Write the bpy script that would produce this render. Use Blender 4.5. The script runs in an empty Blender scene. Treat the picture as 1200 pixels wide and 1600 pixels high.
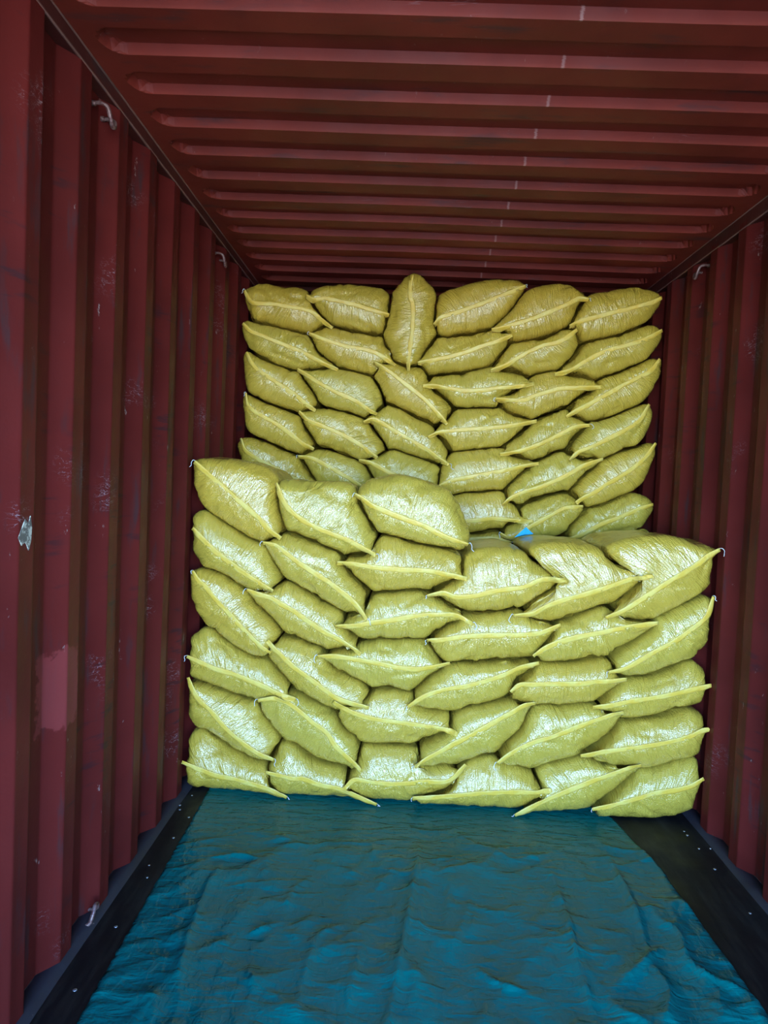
import bpy, math, random
import numpy as np
from mathutils import Matrix, Vector

scene = bpy.context.scene
COL = scene.collection

# ------------------------------------------------------------------ camera
F_PX = 1120.0                      # focal length in pixels of the 1200x1600 frame
CAM = np.array([0.0, 0.0, 1.48])
ROLL = 0.045
dy_ = np.array([29.0 / F_PX, 50.0 / F_PX, -1.0]); dy_ /= np.linalg.norm(dy_)
up_ = np.array([math.sin(ROLL), math.cos(ROLL), 0.0])
dz_ = up_ - dy_ * up_.dot(dy_); dz_ /= np.linalg.norm(dz_)
dx_ = np.cross(dy_, dz_)
W2C = np.stack([dx_, dy_, dz_], axis=1)          # world -> camera
cam_data = bpy.data.cameras.new('camera')
cam_data.sensor_fit = 'VERTICAL'
cam_data.sensor_height = 32.0
cam_data.lens = 32.0 * F_PX / 1600.0
cam_data.clip_start = 0.05
cam = bpy.data.objects.new('camera', cam_data)
R = Matrix([[float(W2C[j, i]) for j in range(3)] for i in range(3)])
cam.matrix_world = Matrix.Translation(Vector(CAM)) @ R.to_4x4()
COL.objects.link(cam)
scene.camera = cam

# ------------------------------------------------------------------ world, sun, exposure
world = bpy.data.worlds.new('sky')
scene.world = world
world.use_nodes = True
nt = world.node_tree
bg = nt.nodes['Background']
sky = nt.nodes.new('ShaderNodeTexSky')
sky.sky_type = 'NISHITA'
sky.sun_disc = False
sky.sun_elevation = math.radians(50)
sky.sun_rotation = math.radians(20)
sky.altitude = 50
sky.air_density = 1.0
sky.dust_density = 0.3
sky.ozone_density = 3.0
tint = nt.nodes.new('ShaderNodeMix'); tint.data_type = 'RGBA'; tint.blend_type = 'MULTIPLY'
tint.inputs['Factor'].default_value = 1.0
[q for q in tint.inputs if q.name == 'B' and q.type == 'RGBA'][0].default_value = (0.72, 0.94, 1.22, 1)
nt.links.new(sky.outputs[0], [q for q in tint.inputs if q.name == 'A' and q.type == 'RGBA'][0])
nt.links.new([q for q in tint.outputs if q.type == 'RGBA'][0], bg.inputs['Color'])
bg.inputs['Strength'].default_value = 1.28

sun_data = bpy.data.lights.new('sun', 'SUN')
sun_data.energy = 10.5
sun_data.angle = math.radians(0.6)
sun_data.color = (1.0, 0.93, 0.82)
sun = bpy.data.objects.new('sun', sun_data)
# the sun stands behind the container, so the open end looks into shade and sky
sun_dir = Vector((-0.25, -0.62, -0.95))
sun.rotation_euler = sun_dir.to_track_quat('-Z', 'Y').to_euler()
sun.location = (0, 8, 12)
COL.objects.link(sun)

DOOR_Y = -1.05
END_Y = 4.86
XL, XR = -0.949, 1.386
portal_data = bpy.data.lights.new('door_portal', 'AREA')
portal_data.shape = 'RECTANGLE'
portal_data.size = XR - XL
portal_data.size_y = 2.62
portal_data.cycles.is_portal = True
portal = bpy.data.objects.new('door_portal', portal_data)
portal.location = ((XL + XR) / 2, DOOR_Y, 1.33)
portal.rotation_euler = (math.radians(90), 0, 0)
COL.objects.link(portal)

scene.view_settings.view_transform = 'Standard'
scene.view_settings.look = 'None'
scene.view_settings.gamma = 1.0
scene.view_settings.use_curve_mapping = False
scene.view_settings.exposure = 1.75
scene.cycles.max_bounces = 5
scene.cycles.diffuse_bounces = 4
scene.cycles.glossy_bounces = 2


# ------------------------------------------------------------------ helpers
def ray(px, py):
    d = np.array([(px - 600.0) / F_PX, -(py - 800.0) / F_PX, -1.0])
    return W2C.T @ d


def at_y(px, py, Y):
    d = ray(px, py)
    return CAM + d * (Y / d[1])


def at_z(px, py, Z):
    d = ray(px, py)
    return CAM + d * ((Z - CAM[2]) / d[2])


def at_x(px, py, X):
    d = ray(px, py)
    return CAM + d * (X / d[0])


def hash2(ix, iy, seed):
    n = (ix * 374761393 + iy * 668265263 + seed * 1442695041) & 0xFFFFFFFF
    n = ((n ^ (n >> 13)) * 1274126177) & 0xFFFFFFFF
    n = (n ^ (n >> 16)) & 0xFFFFFFFF
    return n.astype(np.float64) / 4294967295.0


def vnoise(x, y, seed):
    x = np.asarray(x, float) + 1000.0
    y = np.asarray(y, float) + 1000.0
    ix = np.floor(x).astype(np.int64); iy = np.floor(y).astype(np.int64)
    fx = x - ix; fy = y - iy
    fx = fx * fx * (3 - 2 * fx); fy = fy * fy * (3 - 2 * fy)
    a = hash2(ix, iy, seed); b = hash2(ix + 1, iy, seed)
    c = hash2(ix, iy + 1, seed); d = hash2(ix + 1, iy + 1, seed)
    return (a * (1 - fx) + b * fx) * (1 - fy) + (c * (1 - fx) + d * fx) * fy


def mesh_obj(name, verts, faces, mat, parent=None, smooth=True, uv=None):
    me = bpy.data.meshes.new(name)
    me.from_pydata([tuple(map(float, v)) for v in verts], [], faces)
    if smooth:
        me.polygons.foreach_set('use_smooth', [True] * len(me.polygons))
    if uv is not None:
        layer = me.uv_layers.new(name='UVMap')
        li = np.empty(len(me.loops), dtype=np.int32)
        me.loops.foreach_get('vertex_index', li)
        layer.data.foreach_set('uv', np.asarray(uv, dtype=np.float32)[li].ravel())
    me.update()
    if mat:
        me.materials.append(mat)
    o = bpy.data.objects.new(name, me)
    COL.objects.link(o)
    if parent:
        o.parent = parent
    return o


def structure(o):
    o['kind'] = 'structure'
    return o


def box(verts, faces, lo, hi):
    b = len(verts)
    for z in (lo[2], hi[2]):
        for (x, y) in ((lo[0], lo[1]), (hi[0], lo[1]), (hi[0], hi[1]), (lo[0], hi[1])):
            verts.append((x, y, z))
    faces += [(b, b + 3, b + 2, b + 1), (b + 4, b + 5, b + 6, b + 7), (b, b + 1, b + 5, b + 4),
              (b + 1, b + 2, b + 6, b + 5), (b + 2, b + 3, b + 7, b + 6), (b + 3, b, b + 4, b + 7)]


def tube(path, rad, sides=8, taper=None):
    """a capped tube along a polyline"""
    path = [np.array(p, float) for p in path]
    verts, faces = [], []
    prev = None
    for i, p in enumerate(path):
        t = path[min(i + 1, len(path) - 1)] - path[max(i - 1, 0)]
        t /= np.linalg.norm(t) + 1e-9
        if prev is None:
            a = np.array([0, 0, 1.0]) if abs(t[2]) < 0.9 else np.array([1.0, 0, 0])
        else:
            a = prev
        u = a - t * a.dot(t); u /= np.linalg.norm(u) + 1e-9
        prev = u
        v = np.cross(t, u)
        r = rad if taper is None else rad * taper[i]
        for k in range(sides):
            an = 2 * math.pi * k / sides
            verts.append(p + (u * math.cos(an) + v * math.sin(an)) * r)
    n = len(path)
    for i in range(n - 1):
        for k in range(sides):
            k2 = (k + 1) % sides
            faces.append((i * sides + k, i * sides + k2, (i + 1) * sides + k2, (i + 1) * sides + k))
    faces.append(tuple(reversed(range(sides))))
    faces.append(tuple(range((n - 1) * sides, n * sides)))
    return verts, faces


def catmull(pts, n, closed=False):
    """resample a polyline smoothly, n points even by length"""
    P = np.array(pts, float)
    ext = np.vstack([2 * P[0] - P[1], P, 2 * P[-1] - P[-2]])
    out = []
    for i in range(len(P) - 1):
        p0, p1, p2, p3 = ext[i], ext[i + 1], ext[i + 2], ext[i + 3]
        d1 = max(np.linalg.norm(p1 - p0), 1e-6) ** 0.5
        d2 = max(np.linalg.norm(p2 - p1), 1e-6) ** 0.5
        d3 = max(np.linalg.norm(p3 - p2), 1e-6) ** 0.5
        m1 = (p2 - p1) / d2 - (p2 - p0) / (d1 + d2) + (p1 - p0) / d1
        m2 = (p3 - p2) / d3 - (p3 - p1) / (d2 + d3) + (p2 - p1) / d2
        m1 *= d2; m2 *= d2
        t = np.linspace(0, 1, 10, endpoint=False)[:, None]
        h = (2 * t**3 - 3 * t**2 + 1) * p1 + (t**3 - 2 * t**2 + t) * m1 + (-2 * t**3 + 3 * t**2) * p2 + (t**3 - t**2) * m2
        out.append(h)
    Q = np.vstack(out + [P[-1:]])
    seg = np.linalg.norm(np.diff(Q, axis=0), axis=1)
    L = np.concatenate([[0], np.cumsum(seg)])
    s = np.linspace(0, L[-1], n)
    return np.stack([np.interp(s, L, Q[:, k]) for k in range(P.shape[1])], axis=1)


# ------------------------------------------------------------------ materials
def new_mat(name, color, rough=0.5, spec=0.5):
    m = bpy.data.materials.new(name)
    m.use_nodes = True
    b = m.node_tree.nodes['Principled BSDF']
    b.inputs['Base Color'].default_value = (*color, 1)
    b.inputs['Roughness'].default_value = rough
    b.inputs['Specular IOR Level'].default_value = spec
    return m, m.node_tree, b


def N(tree, kind, **kw):
    n = tree.nodes.new(kind)
    for k, v in kw.items():
        setattr(n, k, v)
    return n


def noise_node(tree, vec, scale, detail=3, rough=0.55, dist=0.0):
    n = N(tree, 'ShaderNodeTexNoise')
    n.inputs['Scale'].default_value = scale
    n.inputs['Detail'].default_value = detail
    n.inputs['Roughness'].default_value = rough
    n.inputs['Distortion'].default_value = dist
    if vec is not None:
        tree.links.new(vec, n.inputs['Vector'])
    return n.outputs['Fac']


def mapping(tree, src, scale=(1, 1, 1), rot=(0, 0, 0), loc=(0, 0, 0)):
    m = N(tree, 'ShaderNodeMapping')
    m.inputs['Scale'].default_value = scale
    m.inputs['Rotation'].default_value = rot
    m.inputs['Location'].default_value = loc
    tree.links.new(src, m.inputs['Vector'])
    return m.outputs['Vector']


def ramp(tree, fac, lo, hi, inv=False):
    r = N(tree, 'ShaderNodeMapRange')
    r.interpolation_type = 'SMOOTHSTEP'
    tree.links.new(fac, r.inputs['Value'])
    r.inputs['From Min'].default_value = lo
    r.inputs['From Max'].default_value = hi
    r.inputs['To Min'].default_value = 1.0 if inv else 0.0
    r.inputs['To Max'].default_value = 0.0 if inv else 1.0
    return r.outputs['Result']


def math_node(tree, op, a, b=None):
    n = N(tree, 'ShaderNodeMath', operation=op)
    for i, v in enumerate((a, b)):
        if v is None:
            continue
        if isinstance(v, (int, float)):
            n.inputs[i].default_value = v
        else:
            tree.links.new(v, n.inputs[i])
    return n.outputs[0]


def mix_col(tree, fac, a, b):
    n = N(tree, 'ShaderNodeMix', data_type='RGBA')
    if isinstance(fac, (int, float)):
        n.inputs['Factor'].default_value = fac
    else:
        tree.links.new(fac, n.inputs['Factor'])
    for key, v in (('A', a), ('B', b)):
        sock = [s for s in n.inputs if s.name == key and s.type == 'RGBA'][0]
        if isinstance(v, tuple):
            sock.default_value = (*v, 1)
        else:
            tree.links.new(v, sock)
    return [s for s in n.outputs if s.type == 'RGBA'][0]


def bump(tree, height, dist, strength=1.0, prev=None):
    b = N(tree, 'ShaderNodeBump')
    b.inputs['Distance'].default_value = dist
    b.inputs['Strength'].default_value = strength
    tree.links.new(height, b.inputs['Height'])
    if prev is not None:
        tree.links.new(prev, b.inputs['Normal'])
    return b.outputs['Normal']


def box_mask(tree, xyz, ranges, soft, wobble):
    """1 inside an axis-aligned region with a ragged edge"""
    out = None
    for axis, (lo, hi) in ranges.items():
        v = math_node(tree, 'ADD', xyz.outputs[axis], wobble)
        m = math_node(tree, 'MULTIPLY', ramp(tree, v, lo, lo + soft), ramp(tree, v, hi - soft, hi, inv=True))
        out = m if out is None else math_node(tree, 'MULTIPLY', out, m)
    return out


def make_paint(name, base, wear, patches=(), streak_axis=2, spots=()):
    m, t, b = new_mat(name, base, 0.45, 0.13)
    tc = N(t, 'ShaderNodeTexCoord')
    vec = tc.outputs['Object']
    xyz = N(t, 'ShaderNodeSeparateXYZ'); t.links.new(vec, xyz.inputs[0])
    big = noise_node(t, vec, 2.3, 3)
    col = mix_col(t, ramp(t, big, 0.35, 0.7), base, tuple(c * 0.72 for c in base))
    # rubbed dark grime, stretched along the corrugation
    sc = [9, 9, 9]; sc[streak_axis] = 1.6
    grime = noise_node(t, mapping(t, vec, tuple(sc)), 1.6, 4, 0.65)
    col = mix_col(t, math_node(t, 'MULTIPLY', ramp(t, grime, 0.56, 0.72), 0.6), col, (0.035, 0.028, 0.03))
    # thin pale scratches
    scr = noise_node(t, mapping(t, vec, (3, 26, 60), (0.5, 0.1, 0)), 1.0, 3, 0.6, 0.4)
    spread = noise_node(t, vec, 3.1, 2)
    sm = math_node(t, 'MULTIPLY', ramp(t, math_node(t, 'ABSOLUTE', math_node(t, 'SUBTRACT', scr, 0.5)), 0.0, 0.012, inv=True),
                   ramp(t, spread, 0.60, 0.74))
    col = mix_col(t, math_node(t, 'MULTIPLY', sm, wear), col, (0.33, 0.27, 0.29))
    # black rub marks left by cargo
    rub = noise_node(t, mapping(t, vec, (5, 5, 30), (0.35, 0, 0)), 1.0, 3, 0.6)
    where = noise_node(t, mapping(t, vec, (4, 4, 1.2)), 1.0, 2)
    col = mix_col(t, math_node(t, 'MULTIPLY', math_node(t, 'MULTIPLY', ramp(t, rub, 0.55, 0.66), ramp(t, where, 0.5, 0.64)), 0.75 * wear), col, (0.018, 0.014, 0.017))
    # chipped scuffs
    ch = noise_node(t, mapping(t, vec, (22, 22, 9)), 1.5, 4, 0.7)
    col = mix_col(t, math_node(t, 'MULTIPLY', ramp(t, ch, 0.675, 0.74), wear), col, (0.30, 0.22, 0.20))
    wob = math_node(t, 'MULTIPLY', math_node(t, 'SUBTRACT', noise_node(t, vec, 16, 3, 0.7), 0.5), 0.11) if patches else None
    for rng, soft, color, k in patches:
        col = mix_col(t, math_node(t, 'MULTIPLY', box_mask(t, xyz, rng, soft, wob), k), col, color)
    t.links.new(col, b.inputs['Base Color'])
    rn = noise_node(t, vec, 6, 2)
    rr = N(t, 'ShaderNodeMapRange'); t.links.new(rn, rr.inputs['Value'])
    rr.inputs['To Min'].default_value = 0.36; rr.inputs['To Max'].default_value = 0.66
    t.links.new(rr.outputs[0], b.inputs['Roughness'])
    nb = bump(t, math_node(t, 'ADD', math_node(t, 'MULTIPLY', noise_node(t, vec, 7, 2), 0.003), math_node(t, 'MULTIPLY', noise_node(t, vec, 90, 2), 0.0004)), 1.0, 1.0)
    t.links.new(nb, b.inputs['Normal'])
    return m


RED = (0.108, 0.0135, 0.0115)
mat_wall_l = make_paint('container_paint_left', RED, 0.85, patches=[
    ({1: (1.93, 2.11), 2: (0.72, 0.95)}, 0.012, (0.20, 0.034, 0.032), 0.8),
])
mat_wall_r = make_paint('container_paint_right', RED, 0.7)
mat_roof = make_paint('container_roof_paint', (0.19, 0.028, 0.018), 0.25, streak_axis=0)
t = mat_roof.node_tree; b = t.nodes['Principled BSDF']
xyz = N(t, 'ShaderNodeSeparateXYZ'); t.links.new(N(t, 'ShaderNodeTexCoord').outputs['Object'], xyz.inputs[0])
phase = math_node(t, 'FRACT', math_node(t, 'DIVIDE', math_node(t, 'SUBTRACT', xyz.outputs[1], 1.965), 0.211))
wobx = math_node(t, 'ADD', xyz.outputs[0], math_node(t, 'MULTIPLY', noise_node(t, None, 60, 3), 0.02))
dash = math_node(t, 'MULTIPLY', math_node(t, 'MULTIPLY', ramp(t, phase, 0.50, 0.52), ramp(t, phase, 0.58, 0.62, inv=True)),
                 math_node(t, 'MULTIPLY', ramp(t, wobx, 0.404, 0.407), ramp(t, wobx, 0.412, 0.415, inv=True)))
t.links.new(mix_col(t, math_node(t, 'MULTIPLY', dash, 0.4), b.inputs['Base Color'].links[0].from_socket, (0.45, 0.30, 0.27)), b.inputs['Base Color'])
mat_rail = make_paint('rail_paint', (0.085, 0.020, 0.017), 0.4, streak_axis=1)
mat_bead = make_paint('weld_bead_paint', (0.20, 0.10, 0.085), 0.5, streak_axis=1)
mat_kick = make_paint('bottom_rail_paint', (0.042, 0.038, 0.046), 0.5, streak_axis=1)

mat_steel, t, b = new_mat('lashing_ring_steel', (0.30, 0.19, 0.17), 0.4, 0.5)
b.inputs['Metallic'].default_value = 0.25
t.links.new(mix_col(t, ramp(t, noise_node(t, N(t, 'ShaderNodeTexCoord').outputs['Object'], 60, 4), 0.45, 0.6),
                    (0.20, 0.12, 0.11), (0.09, 0.03, 0.028)), b.inputs['Base Color'])

mat_floor, t, b = new_mat('dark_floor_board', (0.018, 0.018, 0.02), 0.45, 0.22)
tc = N(t, 'ShaderNodeTexCoord').outputs['Object']
g = noise_node(t, mapping(t, tc, (14, 2.0, 1)), 1.5, 6, 0.7)
t.links.new(mix_col(t, ramp(t, g, 0.4, 0.75), (0.006, 0.006, 0.007), (0.022, 0.021, 0.018)), b.inputs['Base Color'])
t.links.new(ramp(t, noise_node(t, tc, 5, 5), -0.6, 1.5), b.inputs['Roughness'])
t.links.new(bump(t, g, 0.002, 0.6), b.inputs['Normal'])

mat_screw, t, b = new_mat('floor_screw_steel', (0.5, 0.52, 0.55), 0.3, 0.5)
b.inputs['Metallic'].default_value = 0.8
t.links.new(ramp(t, noise_node(t, N(t, 'ShaderNodeTexCoord').outputs['Object'], 400, 2), -0.3, 1.6), b.inputs['Roughness'])

mat_ground, t, b = new_mat('yard_concrete', (0.46, 0.42, 0.36), 0.9, 0.2)
tc = N(t, 'ShaderNodeTexCoord').outputs['Object']
t.links.new(mix_col(t, noise_node(t, tc, 0.8, 5), (0.42, 0.355, 0.27), (0.54, 0.465, 0.36)), b.inputs['Base Color'])

# teal plastic sheet
mat_sheet, t, b = new_mat('teal_plastic_sheet', (0.0, 0.14, 0.155), 0.33, 0.55)
tc = N(t, 'ShaderNodeTexCoord').outputs['Object']
t.links.new(mix_col(t, noise_node(t, tc, 3.5, 4), (0.0, 0.11, 0.108), (0.0, 0.16, 0.145)), b.inputs['Base Color'])
n1 = noise_node(t, mapping(t, tc, (9, 26, 1), (0, 0, 0.35)), 1.0, 4, 0.55, 0.8)
n2 = noise_node(t, mapping(t, tc, (40, 16, 1), (0, 0, -0.5)), 1.0, 3, 0.5, 0.6)
nb = bump(t, math_node(t, 'ADD', math_node(t, 'MULTIPLY', n1, 0.008), math_node(t, 'MULTIPLY', n2, 0.005)), 1.0, 1.0)
t.links.new(nb, b.inputs['Normal'])
b.inputs['Roughness'].default_value = 0.18
b.inputs['Specular IOR Level'].default_value = 0.5
b.inputs['IOR'].default_value = 1.28

# woven yellow plastic sacking
mat_sack, t, b = new_mat('yellow_woven_plastic', (0.5, 0.46, 0.12), 0.36, 0.6)
uvn = N(t, 'ShaderNodeTexCoord').outputs['UV']
info = N(t, 'ShaderNodeObjectInfo').outputs['Random']
off = N(t, 'ShaderNodeCombineXYZ')
t.links.new(math_node(t, 'MULTIPLY', info, 37.0), off.inputs[0])
t.links.new(math_node(t, 'MULTIPLY', info, 91.0), off.inputs[1])
vadd = N(t, 'ShaderNodeVectorMath', operation='ADD')
t.links.new(uvn, vadd.inputs[0]); t.links.new(off.outputs[0], vadd.inputs[1])
uvv = vadd.outputs[0]
c0 = mix_col(t, noise_node(t, uvv, 9, 2), (0.53, 0.350, 0.034), (0.65, 0.445, 0.060))
c1 = mix_col(t, info, c0, mix_col(t, 0.35, c0, (0.50, 0.44, 0.07)))
t.links.new(c1, b.inputs['Base Color'])
crk = noise_node(t, mapping(t, uvv, (34, 7, 1), (0, 0, 0.12)), 1.0, 3, 0.6, 0.7)
diag = noise_node(t, mapping(t, uvv, (13, 9, 1), (0, 0, 0.8)), 1.0, 2, 0.55, 1.2)
grain = noise_node(t, mapping(t, uvv, (260, 200, 1)), 1.0, 1, 0.6)
rib = noise_node(t, mapping(t, uvv, (150, 18, 1)), 1.0, 1, 0.5)
hsum = math_node(t, 'MULTIPLY', diag, 0.012)
for src, k in ((crk, 0.0105), (rib, 0.0040), (grain, 0.0032)):
    hsum = math_node(t, 'ADD', hsum, math_node(t, 'MULTIPLY', src, k))
t.links.new(bump(t, hsum, 1.0, 1.0), b.inputs['Normal'])
soft = N(t, 'ShaderNodeMix', data_type='VECTOR')
soft.inputs['Factor'].default_value = 0.45
t.links.new(b.inputs['Normal'].links[0].from_socket, [q for q in soft.inputs if q.name == 'A' and q.type == 'VECTOR'][0])
t.links.new(N(t, 'ShaderNodeNewGeometry').outputs['Normal'], [q for q in soft.inputs if q.name == 'B' and q.type == 'VECTOR'][0])
unit = N(t, 'ShaderNodeVectorMath', operation='NORMALIZE')
t.links.new([q for q in soft.outputs if q.type == 'VECTOR'][0], unit.inputs[0])
coat_n = unit.outputs[0]
b.inputs['Roughness'].default_value = 0.27
b.inputs['Specular IOR Level'].default_value = 1.0
b.inputs['Coat Weight'].default_value = 0.85
b.inputs['Coat Roughness'].default_value = 0.2
b.inputs['Coat IOR'].default_value = 1.62
t.links.new(coat_n, b.inputs['Coat Normal'])

mat_tape, t, b = new_mat('golden_seam_tape', (0.72, 0.58, 0.20), 0.38, 0.5)
uvn = N(t, 'ShaderNodeTexCoord').outputs['UV']
t.links.new(mix_col(t, ramp(t, noise_node(t, mapping(t, uvn, (14, 50, 1)), 1.0, 4), 0.38, 0.66), (0.70, 0.46, 0.055), (0.74, 0.565, 0.13)),
            b.inputs['Base Color'])
nb = bump(t, math_node(t, 'ADD', math_node(t, 'MULTIPLY', noise_node(t, mapping(t, uvn, (230, 40, 1)), 1.0, 2), 0.0016), math_node(t, 'MULTIPLY', noise_node(t, mapping(t, uvn, (30, 30, 1)), 1.0, 2), 0.003)), 1.0, 1.0)
t.links.new(nb, b.inputs['Normal'])

mat_thread, t, b = new_mat('white_sewing_thread', (0.75, 0.78, 0.82), 0.6, 0.3)
t.links.new(mix_col(t, noise_node(t, N(t, 'ShaderNodeTexCoord').outputs['Object'], 300, 2), (0.6, 0.66, 0.72), (0.85, 0.86, 0.86)), b.inputs['Base Color'])
mat_scrap, t, b = new_mat('blue_plastic_scrap', (0.02, 0.42, 0.75), 0.4, 0.5)
t.links.new(mix_col(t, noise_node(t, N(t, 'ShaderNodeTexCoord').outputs['Object'], 40, 2), (0.02, 0.36, 0.70), (0.05, 0.52, 0.85)), b.inputs['Base Color'])
mat_sticker, t, b = new_mat('torn_sticker_paper', (0.5, 0.5, 0.42), 0.7, 0.3)
t.links.new(mix_col(t, ramp(t, noise_node(t, N(t, 'ShaderNodeTexCoord').outputs['Object'], 45, 5, 0.7), 0.42, 0.56), (0.52, 0.52, 0.42), (0.13, 0.12, 0.10)), b.inputs['Base Color'])

# ------------------------------------------------------------------ the setting
# yard outside the open doors
g = 40.0
mesh_floor = mesh_obj('ground', [(-g, -g, -1.25), (g, -g, -1.25), (g, g, -1.25), (-g, g, -1.25)], [(0, 1, 2, 3)], mat_ground, smooth=False)
structure(mesh_floor)

# container floor
v, f = [], []
box(v, f, (XL - 0.06, DOOR_Y, -0.14), (XR + 0.06, END_Y + 0.05, 0.0))
floor = structure(mesh_obj('floor', v, f, mat_floor, smooth=False))

RAIL_LO, RAIL_HI = CAM[2] + 1.122, CAM[2] + 1.187
ROOF_Z = CAM[2] + 1.18
KICK = 0.045


def wall_profile(phase, pitch=0.275):
    """(Y, outward depth) break points; phase = far end of an inner flat"""
    pts = []
    k0 = int((DOOR_Y - phase) / pitch) - 2
    for k in range(k0, k0 + 40):
        e = phase + k * pitch
        pts += [(e - 0.071, 0.0), (e, 0.0), (e + 0.062, 0.040), (e + 0.139, 0.040)]
    ys = [p for p in pts if DOOR_Y <= p[0] <= END_Y]
    return [(DOOR_Y, np.interp(DOOR_Y, [p[0] for p in pts], [p[1] for p in pts]))] + ys + \
           [(END_Y, np.interp(END_Y, [p[0] for p in pts], [p[1] for p in pts]))]


def corrugated_wall(name, X, sign, phase, mat):
    prof = wall_profile(phase)
    # round the bends a little: insert points beside every break
    P = []
    for i, (y, d) in enumerate(prof):
        if 0 < i < len(prof) - 1:
            (y0, d0), (y1, d1) = prof[i - 1], prof[i + 1]
            for k in (-0.007, -0.0025, 0.0025, 0.007):
                yy = y + k
                lin = d + (d - d0) / (y - y0 + 1e-9) * k if k < 0 else d + (d1 - d) / (y1 - y + 1e-9) * k
                other = d + (d1 - d) / (y1 - y + 1e-9) * k if k < 0 else d + (d - d0) / (y - y0 + 1e-9) * k
                w = 0.5 * (1 - abs(k) / 0.007) * 0.9
                P.append((yy, lin * (1 - w) + other * w))
        else:
            P.append((y, d))
    zs = np.linspace(0.0, RAIL_LO + 0.025, 25)
    verts, faces = [], []
    for (y, d) in P:
        for z in zs:
            dent = (vnoise(y * 2.1, z * 1.7, 11 + (sign > 0)) - 0.5) * 0.007 * (0.3 + 0.7 * math.sin(math.pi * min(1, z / 2.6)))
            verts.append((X + sign * (d + dent), y, z))
    nz = len(zs)
    for i in range(len(P) - 1):
        for j in range(nz - 1):
            q = (i * nz + j, (i + 1) * nz + j, (i + 1) * nz + j + 1, i * nz + j + 1)
            faces.append(q if sign < 0 else q[::-1])
    o = mesh_obj(name, verts, faces, mat)
    return structure(o)


wall_left = corrugated_wall('wall_left', XL, -1, 1.830, mat_wall_l)
wall_right = corrugated_wall('wall_right', XR, +1, 2.872, mat_wall_r)

# roof: a flat sheet with pressed up-ribs whose ends are rounded off
ROOF_PITCH, ROOF_EDGE = 0.211, 1.965
ys, k = [], int((DOOR_Y - ROOF_EDGE) / ROOF_PITCH) - 1
brk = []
for j in range(k, k + 36):
    e = ROOF_EDGE + j * ROOF_PITCH
    for dlt in (-0.086, -0.083, -0.05, 0.0, 0.004, 0.009, 0.013, 0.017, 0.035, 0.06, 0.090, 0.107, 0.111, 0.115, 0.120, 0.124):
        brk.append(e + dlt)
ys = sorted({round(y, 4) for y in brk if DOOR_Y < y < END_Y} | {DOOR_Y, END_Y})
xa, xb = XL - 0.02, XR + 0.02
xs = sorted(set(np.round(np.concatenate([np.linspace(xa, xa + 0.3, 31), np.linspace(xa + 0.3, xb - 0.3, 26), np.linspace(xb - 0.3, xb, 31)]), 4)))


def sstep(v):
    v = np.clip(v, 0, 1)
    return v * v * (3 - 2 * v)


verts, faces = [], []
for y in ys:
    ph = (y - ROOF_EDGE) % ROOF_PITCH            # 0..0.124 is the rib
    for x in xs:
        inset = min(x - xa, xb - x) - 0.075       # distance into the ribbed area
        # rounded rib end: narrow the rib close to its end
        cx_ = 0.062
        half = 0.062
        if inset < 0.062:
            q = max(0.0, min(1.0, inset / 0.062))
            half = 0.062 * math.sqrt(max(0.0, 1 - (1 - q) ** 2))
        dist = half - abs(ph - cx_)
        h = 0.027 * float(np.clip(dist / 0.013, 0, 1)) if (inset > 0 and ph < 0.124) else 0.0
        sag = 0.005 * (float(vnoise(x * 1.5, y * 1.2, 5)) - 0.5)
        verts.append((x, y, ROOF_Z + h + sag))
nx = len(xs)
for i in range(len(ys) - 1):
    for j in range(nx - 1):
        faces.append((i * nx + j, (i + 1) * nx + j, (i + 1) * nx + j + 1, i * nx + j + 1))
ceiling = structure(mesh_obj('ceiling', verts, faces, mat_roof, smooth=False))

# end wall, corrugated too (only a sliver can be seen over the rear sacks)
verts, faces = [], []
xsw = np.linspace(XL - 0.09, XR + 0.09, 60)
for x in xsw:
    d = 0.018 * (1 + math.tanh(4 * math.sin(2 * math.pi * x / 0.25)))
    verts += [(x, END_Y - 0.045 + d, -0.02), (x, END_Y - 0.045 + d, ROOF_Z + 0.08)]
for i in range(len(xsw) - 1):
    faces.append((2 * i, 2 * i + 2, 2 * i + 3, 2 * i + 1))
structure(mesh_obj('wall_back', verts, faces, mat_wall_r))

# top side rails with a weld bead, bottom side rails
for n, X, s in ((1, XL, -1), (2, XR, 1)):
    v, f = [], []
    x0, x1 = sorted((X, X + s * 0.07))
    r_lo = RAIL_LO + (0.014 if s < 0 else -0.002)
    box(v, f, (x0, DOOR_Y, r_lo), (x1, END_Y, RAIL_HI + 0.06))
    rail = mesh_obj('trim_%d' % n, v, f, mat_rail, smooth=False)
    bm = rail.modifiers.new('edge', 'BEVEL'); bm.width = 0.006; bm.segments = 2
    structure(rail)
    pts = [(X + s * 0.001 + 0.002 * s * vnoise(y * 7, n, 3), y, r_lo + 0.001) for y in np.linspace(DOOR_Y, END_Y, 90)]
    tv, tf = tube(pts, 0.0045, 6)
    mesh_obj('weld_bead', tv, tf, mat_bead, rail)
    tv, tf = tube([(X - s * 0.001, y, ROOF_Z + 0.0) for y in np.linspace(DOOR_Y, END_Y, 60)], 0.0035, 6)
    mesh_obj('weld_bead', tv, tf, mat_bead, rail)

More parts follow.
